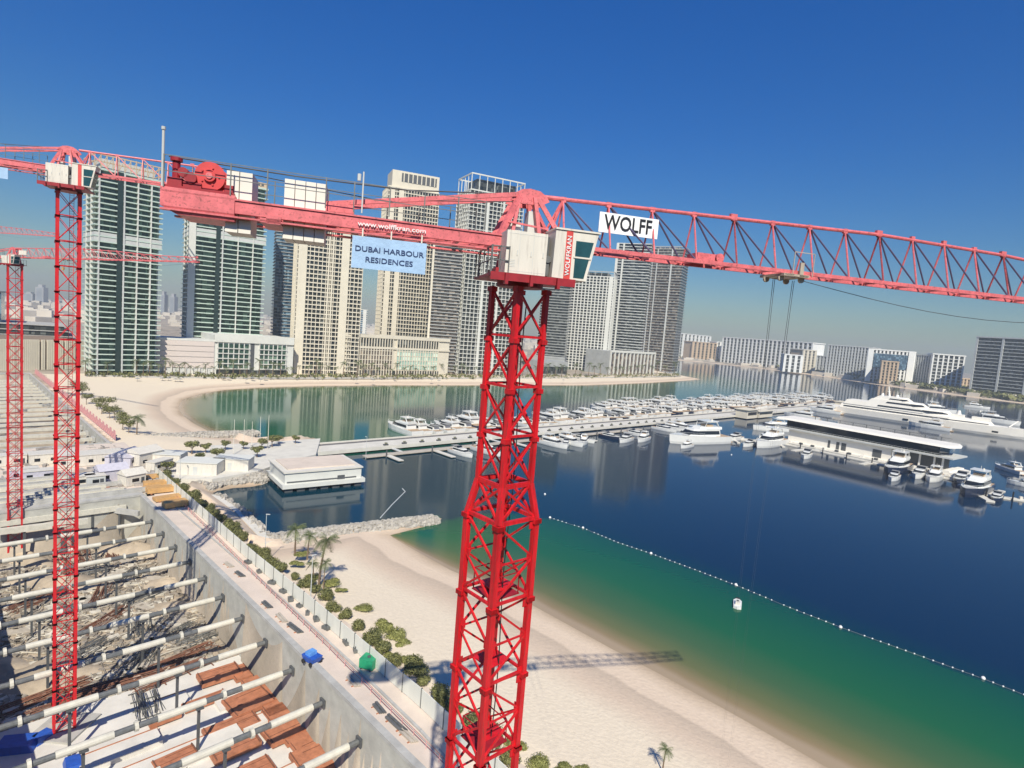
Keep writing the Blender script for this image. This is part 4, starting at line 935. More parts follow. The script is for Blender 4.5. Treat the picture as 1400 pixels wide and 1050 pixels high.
fence_run('hoarding', 'white panel hoarding between the site road and the beach shrubs', [tuple(p) for p in hp], 2.6, 4.2, mat('hoarding_panel', (.70, .70, .62), .6, var=.12, scale=.4, streak=True), M['steel'], 'fence')
rl_ = [tuple(at(*p, 3).xy) for p in ((240, 682), (300, 742), (370, 812), (450, 890), (520, 962), (600, 1042), (680, 1130))]
T = thing('safety_barrier', 'thin red safety barrier along the middle of the site road', 'barrier', (0, 0, 3))
b = MB(); bp_ = MB()
for a, c in zip(rl_, rl_[1:]):
    a, c = Vector((*a, 0)), Vector((*c, 0)); n = max(2, int((c-a).length/2.2))
    for k in range(n):
        p = a+(c-a)*k/n; q = a+(c-a)*(k+1)/n
        bp_.beam(p, p+Vector((0, 0, 1.05)), .07)
        for hh in (.5, 1.0): b.beam(p+Vector((0, 0, hh)), q+Vector((0, 0, hh)), .04, .06)
b.obj('rail', mat('barrier_red', (.46, .17, .14), .7), T); bp_.obj('posts', M['pinkp'], T)
# pale kerb between wall and road, planks and oddments along the wall
tag(strip([at(*p, 3).xy for p in ((665, 1100), (575, 1000), (485, 912), (388, 822), (300, 745), (236, 690))], .35, 2.95, 3.25).obj('kerb', M['conc']), kind='structure')
odd = [((378, 800), 'd'), ((393, 812), 'd'), ((403, 823), 'd'), ((415, 832), 'd'), ((426, 842), 'd'), ((438, 850), 'd'), ((452, 862), 'd'), ((480, 882), 'd'), ((492, 893), 'd'), ((360, 785), 'd'), ((345, 772), 'd')]
for i, ((px, py), k) in enumerate(odd):
    p = at(px-6, py-2, 3); T = thing('barrier_block', 'small dark base block by the hoarding, %s from the far end of its row' % nth(i), 'barrier block', p, PANG+R(random.uniform(-30, 30)), 'dark base blocks beside the hoarding')
    s_ = random.uniform(.8, 1.25); MB().bx(-s_*.6, s_*.6, -s_*.35, s_*.35, 0, .5).obj('base', M['steel'], T); MB().bx(-s_*.1, s_*.1, -s_*.1, s_*.1, .5, .8).obj('handle', M['dgrey'], T)
plk = [((390, 862), 4), ((372, 848), 3.4), ((352, 830), 3), ((470, 935), 3), ((528, 993), 4), ((545, 1010), 3), ((505, 972), 2.6), ((300, 775), 3), ((315, 788), 3)]
for i, ((px, py), Ls) in enumerate(plk):
    T = thing('plank_stack', 'stack of grey planks lying beside the pit kerb, %s in the row' % nth(i), 'planks', at(px+12, py-2, 3.0), PANG+R(random.uniform(-8, 8)), 'plank stacks beside the pit kerb')
    b = MB()
    for k in range(4): b.bx(-Ls/2+k*.1, Ls/2-.1*k, -.5+k*.22, -.32+k*.22, .1, .25+.1*(k % 2))
    b.obj('planks', M['pontoon'] if i % 2 else M['steel'], T); MB().bx(-Ls*.3, -Ls*.25, -.6, .6, 0, .1).bx(Ls*.25, Ls*.3, -.6, .6, 0, .1).obj('bearer', M['timber'], T)
# blue skip, green sheet
T = thing('machine', 'bright blue compact machine beside the pit kerb', 'machine', at(426, 906, 3.0), PANG+.2)
MB().prism([(-1, -.7), (1, -.7), (1, .7), (-1, .7)], .35, 1.2, [(-1.3, -.85), (1.2, -.85), (1.2, .85), (-1.3, .85)]).obj('body', M['bluec'], T)
MB().bx(-.3, .7, -.6, .6, 1.2, 1.7).obj('hood', mat('light_blue_paint', (.12, .32, .7), .5), T)
for x in (-.8, .8):
    for y in (-.8, .8): MB().tube((x, y-.12, .32), (x, y+.12, .32), .32, 12).obj('wheel', M['black'], T)
T = thing('water_tank', 'bright green box tank by the hoarding', 'tank', at(504, 912, 3.0), PANG+.5)
MB().bx(-1.05, 1.05, -.9, .9, .2, 1.5).obj('body', M['greenc'], T); MB().bx(-.9, -.6, -.95, .95, 0, .2).bx(.6, .9, -.95, .95, 0, .2).obj('skid', M['dgrey'], T); MB().tube((0, 0, 1.5), (0, 0, 1.65), .25, 12).obj('cap', M['dgrey'], T)
# ochre steel plates
for i, (px, py, Ls) in enumerate(((207, 652, 7), (218, 661, 6), (226, 670, 7), (236, 680, 7), (213, 668, 4), (243, 690, 5))):
    T = thing('plate_stack', 'ochre steel plate stack behind the hoarding corner, %s from the cabins' % nth(i), 'steel plates', at(px-4, py+3, 3.0), PANG+R(90)+R(random.uniform(-9, 9)), 'ochre plate stacks near the cabins')
    MB().bx(-Ls/2, Ls/2, -1.3, 1.3, .3, 1.0+.3*(i % 3)).obj('plates', M['orange'], T); MB().bx(-Ls*.4, -Ls*.35, -1.4, 1.4, 0, .3).bx(Ls*.35, Ls*.4, -1.4, 1.4, 0, .3).obj('bearer', M['timber'], T)
# site cabins on the platform between the pits
def cabin(px, py, Lc, Wc, Hc, label, wm_, rot=0., gable=False):
    T = thing('site_cabin', label, 'site cabin', at(px, py, 3.0), rzS+math.pi+rot, 'cabins on the platform between the pits')
    MB().bx(-Lc/2, Lc/2, -Wc/2, Wc/2, .15, Hc).obj('wall', wm_, T)
    if gable:
        MB().add([(-Lc/2-.3, -Wc/2-.3, Hc), (Lc/2+.3, -Wc/2-.3, Hc), (Lc/2+.3, Wc/2+.3, Hc), (-Lc/2-.3, Wc/2+.3, Hc), (-Lc/2-.3, 0, Hc+1.4), (Lc/2+.3, 0, Hc+1.4)], [(0, 1, 5, 4), (2, 3, 4, 5), (0, 4, 3), (1, 2, 5), (0, 3, 2, 1)]).obj('roof', wm_, T)
    else: MB().bx(-Lc/2-.15, Lc/2+.15, -Wc/2-.15, Wc/2+.15, Hc, Hc+.18).obj('roof', M['white'], T)
    n = max(1, int(Lc/3))
    for k in range(n): MB().bx(-Lc/2+(k+.3)*Lc/n, -Lc/2+(k+.65)*Lc/n, -Wc/2-.04, -Wc/2+.02, 1.1, 2.0).obj('window', M['bglass'], T)
    MB().bx(Lc/2-1.2, Lc/2-.4, -Wc/2-.05, -Wc/2+.02, .2, 2.1).obj('door', M['dgrey'], T)
    MB().bx(-Lc/2+.1, -Lc/2+.4, -Wc/2, Wc/2, 0, .15).bx(Lc/2-.4, Lc/2-.1, -Wc/2, Wc/2, 0, .15).obj('skid', M['dgrey'], T)
cabs = [(72, 632, 11, 5, 3, 'white flat roofed cabin behind the second mast', M['white'], 0, 0), (122, 634, 16, 6, 3.2, 'longest white cabin right of the second mast', M['white'], 0, 0), (32, 655, 6, 3, 2.8, 'small lilac cabin beside the leftmost mast', M['lilac'], 0, 0), (52, 657, 7, 3, 2.8, 'lilac cabin with ribbed side between the two masts', M['lilac'], 0, 0),
        (112, 664, 5, 3, 2.8, 'white cabin at the right foot of the second mast', M['white'], .05, 0), (130, 664, 4, 3, 2.8, 'dark fronted cabin next to the gabled one', M['lgrey'], 0, 0), (152, 656, 6.5, 5, 3.2, 'gabled pale lilac hut at the corner of the pit', M['lilac'], .1, 1), (180, 662, 5, 4, 3, 'gabled white hut next to the road corner', M['white'], .3, 1), (172, 634, 9, 7, 3, 'gabled lilac shed under the edge panels', M['lilac'], .9, 1),
        (196, 634, 8, 6, 4, 'pale tent-like shed beside the quay rocks', M['white'], .5, 1), (10, 636, 8, 4, 3, 'white cabin at the left edge of the picture', M['white'], 0, 0), (218, 642, 7, 3, 2.8, 'white cabin where the quay meets the hoarding', M['white'], .6, 0)]
for c_ in cabs: cabin(c_[0], c_[1], c_[2], c_[3], c_[4], c_[5], c_[6], c_[7], c_[8])
for i in range(9):
    u_ = 121.5+i*2.3+(3 if i > 4 else 0); v_ = -22-(i % 3)*2; L_ = 44-(i % 4)*5
    T = thing('concrete_girder', 'long pale precast girder lying beside the cabins, %s from the near pit' % nth(i), 'girder', pit(u_, v_, 3.1), rzS+R(random.uniform(-1, 1)), 'precast girders stored beside the cabins')
    MB().bx(-L_/2, L_/2, -.5, .5, .2, .9).bx(-L_/2, L_/2, -.25, .25, .9, 1.3).obj('beam', M['strut'] if i % 2 else M['conc'], T); MB().bx(-L_*.4, -L_*.38, -.8, .8, 0, .2).bx(L_*.38, L_*.4, -.8, .8, 0, .2).obj('bearer', M['timber'], T)
# site clutter on the platform
b = MB(); rr = random.Random(9)
for k in range(260):
    u = rr.uniform(122, 185); v = rr.uniform(-45, 6); s_ = rr.uniform(.4, 1.6); b.box(pit(u, v, 3+s_*.25), (s_*rr.uniform(1, 4), s_*.6, s_*.5), PANG+rr.choice((0, 1.57))+rr.uniform(-.3, .3))
tag(b.obj('site_clutter', mat('site_materials', (.36, .33, .30), .85, var=.6, scale=.35)), 'loose building materials strewn between the cabins', 'building materials', kind='stuff')
tag(rbox(MB(), (153, -22, 3.0), (64, 60, .1), 0).obj('platform_ground', M['paving']), kind='structure')
# crossing beams at the far end of the near pit
for i, (a_, c_, wd) in enumerate((((0, 703), (182, 676), 1.6), ((0, 716), (172, 693), 1.2), ((100, 690), (190, 702), .8), ((-10, 728), (120, 712), 1.1))):
    p, q = at(*a_, 1.2-.5*i), at(*c_, 1.2-.5*i); T = thing('waling_beam', 'long %s beam across the far end of the near pit, %s from the cabins' % (('concrete', 'steel')[i % 2], nth(i)), 'beam', p, math.atan2(q.y-p.y, q.x-p.x), 'beams across the far end of the near pit')
    Ls = (q-p).length; MB().bx(0, Ls, -wd/2, wd/2, -.6, .6).obj('beam', M['conc'] if i % 2 == 0 else M['strut'], T); MB().bx(Ls*.3, Ls*.3+.5, -.2, .2, -8, -.6).bx(Ls*.7, Ls*.7+.5, -.2, .2, -8, -.6).obj('post', M['dgrey'], T)

# pink edge panels above the far pit
T = thing('edge_protection', 'row of pink mesh panels along the edge of the far pit', 'barrier', (0, 0, 3.4))
prev = None
b0 = None
for k in range(70):
    p = pit(188+3.0*k, 6.0, 0); o = MB().bx(.05, 2.9, -.05, .05, .1, 2.3 if k % 3 else 3.2).beam((0, 0, 0), (0, 0, 2.6), .14).beam((0, .9, 0), (0, 0, 2.0), .1).obj('panel', M['pinkp'], T, (p.x, p.y, 0)) if k in (0, 1) else part_copy(prev[k % 2], T, (p.x, p.y, 0))
    o.rotation_euler = (0, 0, PANG); prev = (prev or [])+[o] if k < 2 else prev

# ------------------------------------------------------------------ vegetation
def leafblob(b, c, r, n, ls, rr, flat=.7):
    for k in range(n):
        while True:
            p = Vector((rr.uniform(-1, 1), rr.uniform(-1, 1), rr.uniform(-1, 1)))
            if .35 < p.length < 1: break
        p = p*(.75+.25*rr.random()); q = Vector((c[0]+p.x*r[0], c[1]+p.y*r[1], c[2]+p.z*r[2]))
        nn = (p+Vector((rr.uniform(-.7, .7), rr.uniform(-.7, .7), rr.uniform(-.3, .9)))).normalized()
        t_ = nn.orthogonal().normalized(); s2 = nn.cross(t_); a_ = rr.uniform(0, 6.28); t1 = t_*math.cos(a_)+s2*math.sin(a_); t2 = nn.cross(t1)
        L_ = ls*rr.uniform(.7, 1.4)
        b.add([q-t1*L_, q+t2*L_*.6, q+t1*L_, q-t2*L_*.6], [(0, 1, 2, 3)])
def shrub(seed, rad, h, n=420, ls=.16, m_='leaf'):
    rr = random.Random(seed); b = MB()
    k = 7
    for i in range(k):
        a_ = rr.uniform(0, 6.28); d = rr.uniform(0, .6)*rad; r_ = rad*rr.uniform(.4, .62)
        leafblob(b, (d*math.cos(a_), d*math.sin(a_), h*rr.uniform(.35, .7)), (r_, r_, h*.42), n//k, ls, rr)
    T = thing('shrub', 'x', 'shrub', (0, 0, -300)); b.obj('foliage', M[m_], T)
    s_ = MB()
    for i in range(5): a_ = i*1.26; s_.tube((0, 0, 0), (rad*.5*math.cos(a_), rad*.5*math.sin(a_), h*.55), .05, 5, .02)
    s_.obj('stem', M['trunk'], T); return T
def palm(seed, h, fl, nf=15, bend=.6):
    rr = random.Random(seed); T = thing('palm_tree', 'x', 'palm tree', (0, 0, -300))
    pts = [Vector((bend*(i/6)**2, 0, h*i/6)) for i in range(7)]; b = MB()
    for i, (p, q) in enumerate(zip(pts, pts[1:])): b.tube(p, q, .24-.02*i, 7, .22-.02*i)
    b.obj('trunk', M['trunk'], T); c = pts[-1]; f = MB()
    for k in range(nf):
        a_ = k*2*math.pi/nf+rr.uniform(-.2, .2); el = rr.uniform(-.5, 1.15); L_ = fl*rr.uniform(.8, 1.1); d = Vector((math.cos(a_), math.sin(a_), 0)); sd_ = Vector((-d.y, d.x, 0))
        pp = []; 
        for j in range(8):
            t_ = j/7; pp.append(c+d*L_*t_*math.cos(el*.6)+Vector((0, 0, L_*(math.sin(el)*t_-(.55+.3*(el < .3))*t_*t_))))
        for j in range(7):
            w_ = fl*.17*math.sin(math.pi*min(1, (j+.9)/8.2))
            for sg in (-1, 1):
                for q_ in (0, .5):
                    p = pp[j].lerp(pp[j+1], q_); n_ = pp[j].lerp(pp[j+1], q_+.28)
                    f.add([p, n_, n_+sd_*sg*w_*2.2+d*w_*.9-Vector((0, 0, w_*1.1)), ], [(0, 1, 2)])
            f.tube(pp[j], pp[j+1], .035, 3)
    f.obj('fronds', M['frond'], T); return T
def broad(seed, h, r_):
    rr = random.Random(seed); T = thing('tree', 'x', 'tree', (0, 0, -300)); t_ = MB().tube((0, 0, 0), (.1, 0, h*.45), .16, 7, .11); b = MB()
    for k in range(6):
        a_ = rr.uniform(0, 6.28); e_ = (math.cos(a_)*r_*.55, math.sin(a_)*r_*.55, h*rr.uniform(.6, .85)); t_.tube((.1, 0, h*.42), e_, .08, 5, .03); leafblob(b, e_, (r_*.5, r_*.5, h*.2), 90, .22, rr)
    leafblob(b, (0, 0, h*.75), (r_*.7, r_*.7, h*.24), 160, .22, rr)
    t_.obj('trunk', M['trunk'], T); b.obj('crown', M['leaf'], T); return T
FIRST = set()
def place(proto, loc, rz, label, group, s_=1.):
    if proto.name not in FIRST:
        FIRST.add(proto.name); proto.location = loc; proto.rotation_euler = (0, 0, rz); proto.scale = (s_,)*3; proto['label'] = label; proto['group'] = group; return proto
    return dup(proto, loc, rz, label, group, s_)
shr = [shrub(1, 1.9, 2.2, 3200, .105), shrub(2, 1.9, 2.0, 3200, .105), shrub(3, 2.0, 2.5, 3200, .11)]
rr = random.Random(3)
hedge = []
hl = [at(p[0], p[1]+13, 3) for p in ((222, 640), (262, 672), (300, 700), (330, 728), (365, 760), (400, 780), (452, 822), (500, 866), (560, 912), (640, 985), (720, 1050))]
for a, c in zip(hl, hl[1:]):
    n = max(1, int((c-a).length/3.1))
    for k in range(n): hedge.append(a.lerp(c, k/n)+Vector((.3+rr.uniform(-.5, .5), .3+rr.uniform(-.5, .5), 0)))
for i, p in enumerate(hedge[:58]):
    s_ = rr.uniform(.6, 1.25); p.z = 2.8; place(shr[i % 3], p, rr.uniform(0, 6), 'rounded shrub on the beach side of the hoarding, %s from the far end' % nth(i), 'shrubs along the beach side of the hoarding', s_)
lows = [shrub(8, 2.7, .75, 3600, .11, 'ivy'), shrub(9, 2.0, .7, 2400, .105, 'ivy')]
for i, (px, py, s_) in enumerate(((453, 800, .9), (466, 808, .6), (500, 833, .8), (527, 858, 1.1), (540, 870, 1.0), (550, 880, .7), (412, 760, .8), (405, 772, .8), (430, 790, .7), (532, 900, .7), (735, 1046, .8), (768, 1052, .7), (795, 1056, .5), (703, 1020, .8), (560, 905, .7))):
    place(lows[i % 2], at(px, py, 2.9), i, 'low flat olive ground shrub on the sand, %s from the groyne' % nth(i), 'low ground shrubs on the near beach', s_)
pal = [palm(1, 8.5, 2.6, 18, 1.0), palm(2, 6.2, 2.4, 18, -.4)]
for i, (px, py, k, s_, lb) in enumerate(((436, 802, 0, 1.05, 'tall slim palm on the near beach, tallest of the group'), (403, 760, 1, .95, 'full headed palm beside the rock groyne'), (420, 765, 1, .8, 'shorter palm just right of the full headed one'), (428, 800, 1, .65, 'short palm at the foot of the tallest'), (442, 805, 0, .55, 'leaning palm right of the tallest'), (906, 1053, 1, .42, 'lone small palm at the bottom edge of the beach'))):
    place(pal[k], at(px, py, 2.8 if px < 800 else 2.2), (i*1.9) % 6, lb, 'palms on the near beach', s_)
# quay trees
tr_ = [broad(1, 4.2, 2.1), broad(2, 3.6, 1.9)]
for i, (px, py) in enumerate(((262, 622), (281, 620), (308, 616), (333, 615), (358, 615), (273, 632), (297, 632), (351, 626), (381, 608), (404, 607), (372, 612), (228, 648))):
    place(tr_[i % 2], at(px, py, 2.6), i, 'small round tree on the quay by the flagpoles, %s of its group' % nth(i), 'small round trees on the quay', rr.uniform(.8, 1.2))
# trees between the far pit and the bay beach
bt = [broad(5, 6.5, 3.6), broad(6, 5.5, 3.2)]
for i, (px, py) in enumerate(((112, 545), (118, 553), (133, 560), (139, 566), (146, 563), (150, 572), (156, 574), (163, 580), (168, 588), (176, 592), (108, 540))):
    place(bt[i % 2], at(px, py, 3), i*2, 'dusty bushy tree above the pink panels, %s counted towards the quay' % nth(i), 'bushy trees above the pink panels', rr.uniform(.8, 1.15))
wp_ = palm(4, 6.5, 3.0, 20, .2)
place(wp_, at(187, 594, 3), 0, 'single upright palm on the sand left of the small bay', 'palms at the small bay')
# palms and planting along the far promenade
fp_ = [palm(11, 7, 2.8, 12, .3), palm(12, 8.5, 3, 12, -.3)]
for k in (0, 1):
    pass
pts = [(118, 515), (215, 517), (300, 518), (400, 518), (470, 518), (560, 518), (640, 518), (740, 518), (840, 517), (900, 516), (930, 515)]
n_ = 0
for (a, c) in zip(pts, pts[1:]):
    m_ = max(3, int((c[0]-a[0])/9))
    for k in range(m_):
        f = k/m_; px = a[0]+(c[0]-a[0])*f+rr.uniform(-2, 2); p = at(px, a[1]+(c[1]-a[1])*f-rr.uniform(1, 5), 3)
        place(fp_[n_ % 2], p, rr.uniform(0, 6), 'small palm on the far promenade, %s from the left' % nth(n_) if n_ < 79 else 'small palm near the right end of the far promenade', 'palms along the far promenade', rr.uniform(.8, 1.4)*(1+max(0, (p.y-400))*.0012)); n_ += 1
b = MB(); bw = MB()
for k in range(1100):
    i = rr.randrange(len(pts)-1); f = rr.random(); a, c = pts[i], pts[i+1]; p = at(a[0]+(c[0]-a[0])*f, a[1]+(c[1]-a[1])*f-rr.uniform(0, 4), 3)
    leafblob(b, (p.x, p.y, 3.4+rr.random()*2.0), (1.8, 1.8, 1.1), 5, .8, rr)
tag(b.obj('promenade_planting', M['leaf']), 'mixed planting between the towers and the bay beach', 'planting', kind='stuff')
b = MB()
for k in range(3200):
    i = rr.randrange(len(farpx)-1); f = rr.random(); a, c = farpx[i], farpx[i+1]; p = at(a[0]+(c[0]-a[0])*f, a[1]+(c[1]-a[1])*f-rr.uniform(3.2, 9), 3)
    leafblob(b, (p.x, p.y, 5+rr.random()*4), (8, 8, 4), 3, 4.0, rr)
tag(b.obj('shore_planting', M['leaf']), 'dark belt of trees behind the far shore', 'planting', kind='stuff')
tag(strip([at(x, y-.5, 3).xy for x, y in pts], 1.2, 2.8, 3.9).obj('promenade_wall', M['conc']), 'low grey wall edging the bay beach below the towers', 'wall')

# ------------------------------------------------------------------ rocks, quay, pier
def rocks(label, pxs, wd, n, s0, z0, hgt, seed):
    rr = random.Random(seed); P_ = [at(*p, 0) for p in pxs]; b = MB()
    seg = [(a, c, (c-a).length) for a, c in zip(P_, P_[1:])]; tot = sum(s[2] for s in seg)
    for k in range(n):
        d = rr.random()*tot
        for a, c, l in seg:
            if d <= l: break
            d -= l
        p = a.lerp(c, min(1, d/l)); e = (c-a).normalized(); q = rr.uniform(-1, 1); nn = Vector((-e.y, e.x, 0)); p = p+nn*q*wd
        s_ = s0*rr.uniform(.55, 1.5); zc_ = z0+hgt*(1-abs(q)**1.5)+s_*.1
        V = []
        for i in range(3):
            zz = (-.5, .15, .55)[i]*s_; r_ = (.55, .62, .3)[i]*s_
            for j in range(5): a_ = j*1.2566+rr.uniform(-.3, .3)+i*.6; g_ = r_*rr.uniform(.75, 1.2); V.append((p.x+g_*math.cos(a_), p.y+g_*math.sin(a_), zc_+zz+rr.uniform(-.1, .1)*s_))
        b.add(V, [(4, 3, 2, 1, 0), (10, 11, 12, 13, 14)]+[(i*5+j, i*5+(j+1) % 5, i*5+5+(j+1) % 5, i*5+5+j) for i in range(2) for j in range(5)])
    tag(b.obj('rock_armour', M['rock']), label, 'rocks', kind='stuff')
rocks('rock groyne between the near beach and the marina basin', [(366, 741), (440, 731), (520, 721), (596, 712)], 2.7, 1400, 1.0, -.1, .9, 1)
rocks('rock revetment below the quay sheds at the basin corner', [(268, 668), (300, 660), (362, 655)], 5, 700, 1.2, .6, 1.0, 2)
rocks('band of rocks between the small bay and the quay', [(178, 606), (260, 601), (352, 597)], 3.2, 700, 1.3, .8, 1.0, 3)
rocks('rocks edging the basin below the hoarding shrubs', [(298, 680), (330, 702), (362, 735)], 1.6, 160, .9, 0, .8, 4)
quay = [at(*p, 2.6).xy for p in ((225, 655), (290, 656), (352, 645), (388, 632), (432, 622), (438, 600), (350, 606), (250, 612), (205, 622))]
tag(MB().prism([tuple(p) for p in quay], 0, 2.8).obj('quay', M['deckc']), kind='structure')
bsn = [at(*p, 1.2).xy for p in ((288, 676), (320, 698), (362, 742), (376, 739), (345, 712), (318, 690), (300, 678))]
tag(MB().prism([tuple(p) for p in bsn], -1, 1.2).obj('lower_walkway', M['deckc']), kind='structure')
# quay sheds
for i, (px, py, Lc, Wc, lb) in enumerate(((275, 645, 11, 7, 'plain white shed on the quay, left of the pair above the rocks'), (320, 640, 10, 6, 'plain white shed on the quay, right of the pair above the rocks'), (232, 634, 8, 6, 'white shed nearest the hoarding on the quay'))):
    T = thing('quay_shed', lb, 'shed', at(px, py, 2.8), R(8), 'white sheds on the quay')
    MB().bx(-Lc/2, Lc/2, -Wc/2, Wc/2, 0, 3.4).obj('wall', M['white'], T); MB().bx(-Lc/2-.2, Lc/2+.2, -Wc/2-.2, Wc/2+.2, 3.4, 3.6).obj('roof', M['whitec'], T); MB().bx(-1, .2, -Wc/2-.05, -Wc/2, 0, 2.3).obj('door', M['lgrey'], T)
# parked white vans / golf carts cluster
for i, (px, py) in enumerate(((222, 628), (229, 630), (236, 632), (243, 636), (250, 637))):
    T = thing('service_buggy', 'white and blue service buggy parked by the quay sheds, %s from the left' % nth(i), 'buggy', at(px, py, 2.8), .4+i*.3, 'buggies parked by the quay sheds')
    MB().bx(-1.3, 1.3, -.65, .65, .35, 1.0).obj('body', M['gel'], T); MB().bx(-1.0, .8, -.7, .7, 1.85, 1.95).obj('roof', M['white'], T); MB().bx(-.4, .5, -.55, .55, 1.0, 1.3).obj('seat', M['navyhull'], T)
    b = MB()
    for x in (-.95, .75):
        for y in (-.62, .62): b.beam((x, y, 1.0), (x, y, 1.85), .06)
    b.obj('frame', M['dgrey'], T)
    for x in (-.85, .85):
        for y in (-.62, .62): MB().tube((x, y-.1, .3), (x, y+.1, .3), .3, 10).obj('wheel', M['black'], T)
# flagpoles
for i, (px, py, h_) in enumerate(((319, 622, 12), (333, 609, 9.5), (344, 610, 9), (355, 611, 11), (366, 613, 12))):
    T = thing('flagpole', 'bare white flagpole on the quay, %s from the left of five' % nth(i), 'flagpole', at(px, py, 2.8), 0, 'bare flagpoles on the quay')
    MB().tube((0, 0, 0), (0, 0, h_), .13, 8, .07).obj('pole', M['white'], T); MB().tube((0, 0, 0), (0, 0, .4), .35, 10).obj('base', M['conc'], T)
for i, (px, py, h_) in enumerate(((362, 763, 9), (424, 830, 9), (246, 655, 7), (500, 628, 8))):
    T = thing('lamp_post', ['slim lamp post among the shrubs by the groyne', 'slim lamp post behind the hoarding below the palms', 'lamp post at the quay end of the hoarding', 'lamp post at the start of the pier'][i], 'lamp post', at(px, py, 2.8), i)
    MB().tube((0, 0, 0), (0, 0, h_), .10, 8, .05).obj('pole', M['lgrey'], T); MB().box((.3, 0, h_), (.8, .25, .1)).obj('lamp_head', M['lgrey'], T)

# white pavilion on piles
A_p, B_p, C_p = at(386, 671, .9), at(499, 660, .9), at(354, 650, .9)
ex = (B_p-A_p); Lx = ex.length; ey = (C_p-A_p); Ly = max(14, ey.length*.98); rzp = math.atan2(ex.y, ex.x)
T = thing('pier_pavilion', 'flat roofed white pavilion standing on piles at the root of the pier', 'building', A_p, rzp)
MB().bx(0, Lx, 0, Ly, .3, 1.5).obj('deck', M['whitec'], T)
MB().bx(.9, Lx-.9, 1.2, Ly-.5, 1.5, 4.6).obj('wall', M['whitec'], T)
MB().bx(.5, Lx-.5, .8, Ly-.2, 4.6, 5.0).obj('roof', M['deckc'], T)
MB().bx(2.2, Lx-2.2, 3.4, Ly-1.8, 5.0, 5.35).obj('roof', M['paving'], T)
MB().bx(1.5, Lx*.9, 1.12, 1.22, 1.7, 2.1).obj('window', M['dgrey'], T); MB().bx(Lx*.66, Lx*.75, 1.05, 1.2, 1.6, 2.8).obj('door', M['dgrey'], T)
pl0 = MB().bx(-1.1, 1.1, -.5, .9, -2, .3).obj('pile', M['dgrey'], T, (2, 1.2, 0))
for k in range(1, 7): part_copy(pl0, T, (2+k*(Lx-4)/6, 1.2, 0))
for k in range(1, 3): part_copy(pl0, T, (1.5, 1.2+k*5, 0))

# the long pier
P0, P1 = at(425, 612, 2), at(1190, 549, 2); pd = (P1-P0); PL = pd.length; pang = math.atan2(pd.y, pd.x)
T = thing('pier', 'long pale concrete pier with a grey roadway running out across the harbour', 'pier', P0, pang)
MB().bx(-6, PL, -7.5, 1.5, -1.4, 0).obj('deck', M['deckc'], T); MB().bx(-6, PL, 1.5, 5.0, -1.4, -.05).obj('roadway', M['asphalt'], T); MB().bx(-6, PL, 4.4, 5.0, -.05, .5).obj('parapet', M['deckc'], T)
MB().bx(-6, PL, 5.0, 9, -1.5, -.8).obj('mooring_ledge', M['deckc'], T)
pl0 = MB().bx(-.5, .5, -6.5, 4.5, -4, -1.4).obj('pile', M['conc'], T, (5, 0, 0))
for k in range(1, 45): part_copy(pl0, T, (5+k*15, 0, 0))
T2 = thing('pontoon', 'low floating walkway on the near side of the pier', 'pontoon', P0+Vector((0, 0, -1.5)), pang)
MB().bx(14, 190, -17, -13.6, -.1, .25).obj('deck', M['pontoon'], T2)
for k in range(8): MB().bx(22+k*22, 24.2+k*22, -29 if k % 2 else -26, -17, -.1, .2).obj('finger', M['deckc'], T2)
for k in range(9): MB().tube((22+k*21, -17.4, -2), (22+k*21, -17.4, 2.2), .28, 8).obj('mooring_post', M['dgrey'], T2)
for k in range(3): MB().bx(30+k*52, 31.6+k*52, -13.6, -7.5, .1, .35).obj('gangway', M['lgrey'], T2)
# second pontoon beyond, sheds near the far end of the pier
T3 = thing('pontoon', 'floating walkway behind the pier between the rows of yachts', 'pontoon', P0+Vector((0, 0, -1.5)), pang)
MB().bx(230, PL-40, 36, 39, -.1, .3).obj('deck', M['deckc'], T3)
for i, (t_, y_, L_, W_, h_, lb) in enumerate(((330, -12, 16, 9, 6, 'cream kiosk on the pier where it meets the club pontoon'), (352, -14, 24, 6, 4, 'long low cream shelter next to the kiosk on the pier'), (560, -3, 16, 6, 4, 'cream shelter towards the far end of the pier'), (610, -2, 14, 6, 4.5, 'cream hut at the far end of the pier'))):
    c_ = P0+Matrix.Rotation(pang, 3, 'Z') @ Vector((t_, y_, 0)); T = thing('pier_shelter', lb, 'shelter', c_, pang)
    MB().bx(-L_/2, L_/2, -W_/2, W_/2, -1.4 if y_ < -8 else 0, h_*.8).obj('wall', M['cream'], T); MB().bx(-L_/2-1, L_/2+1, -W_/2-1, W_/2+1, h_*.8, h_*.8+.4).obj('roof', M['cream'], T); MB().bx(-L_/2+1, L_/2-1, -W_/2-.1, -W_/2, 1, h_*.55).obj('window', M['bglass'], T)

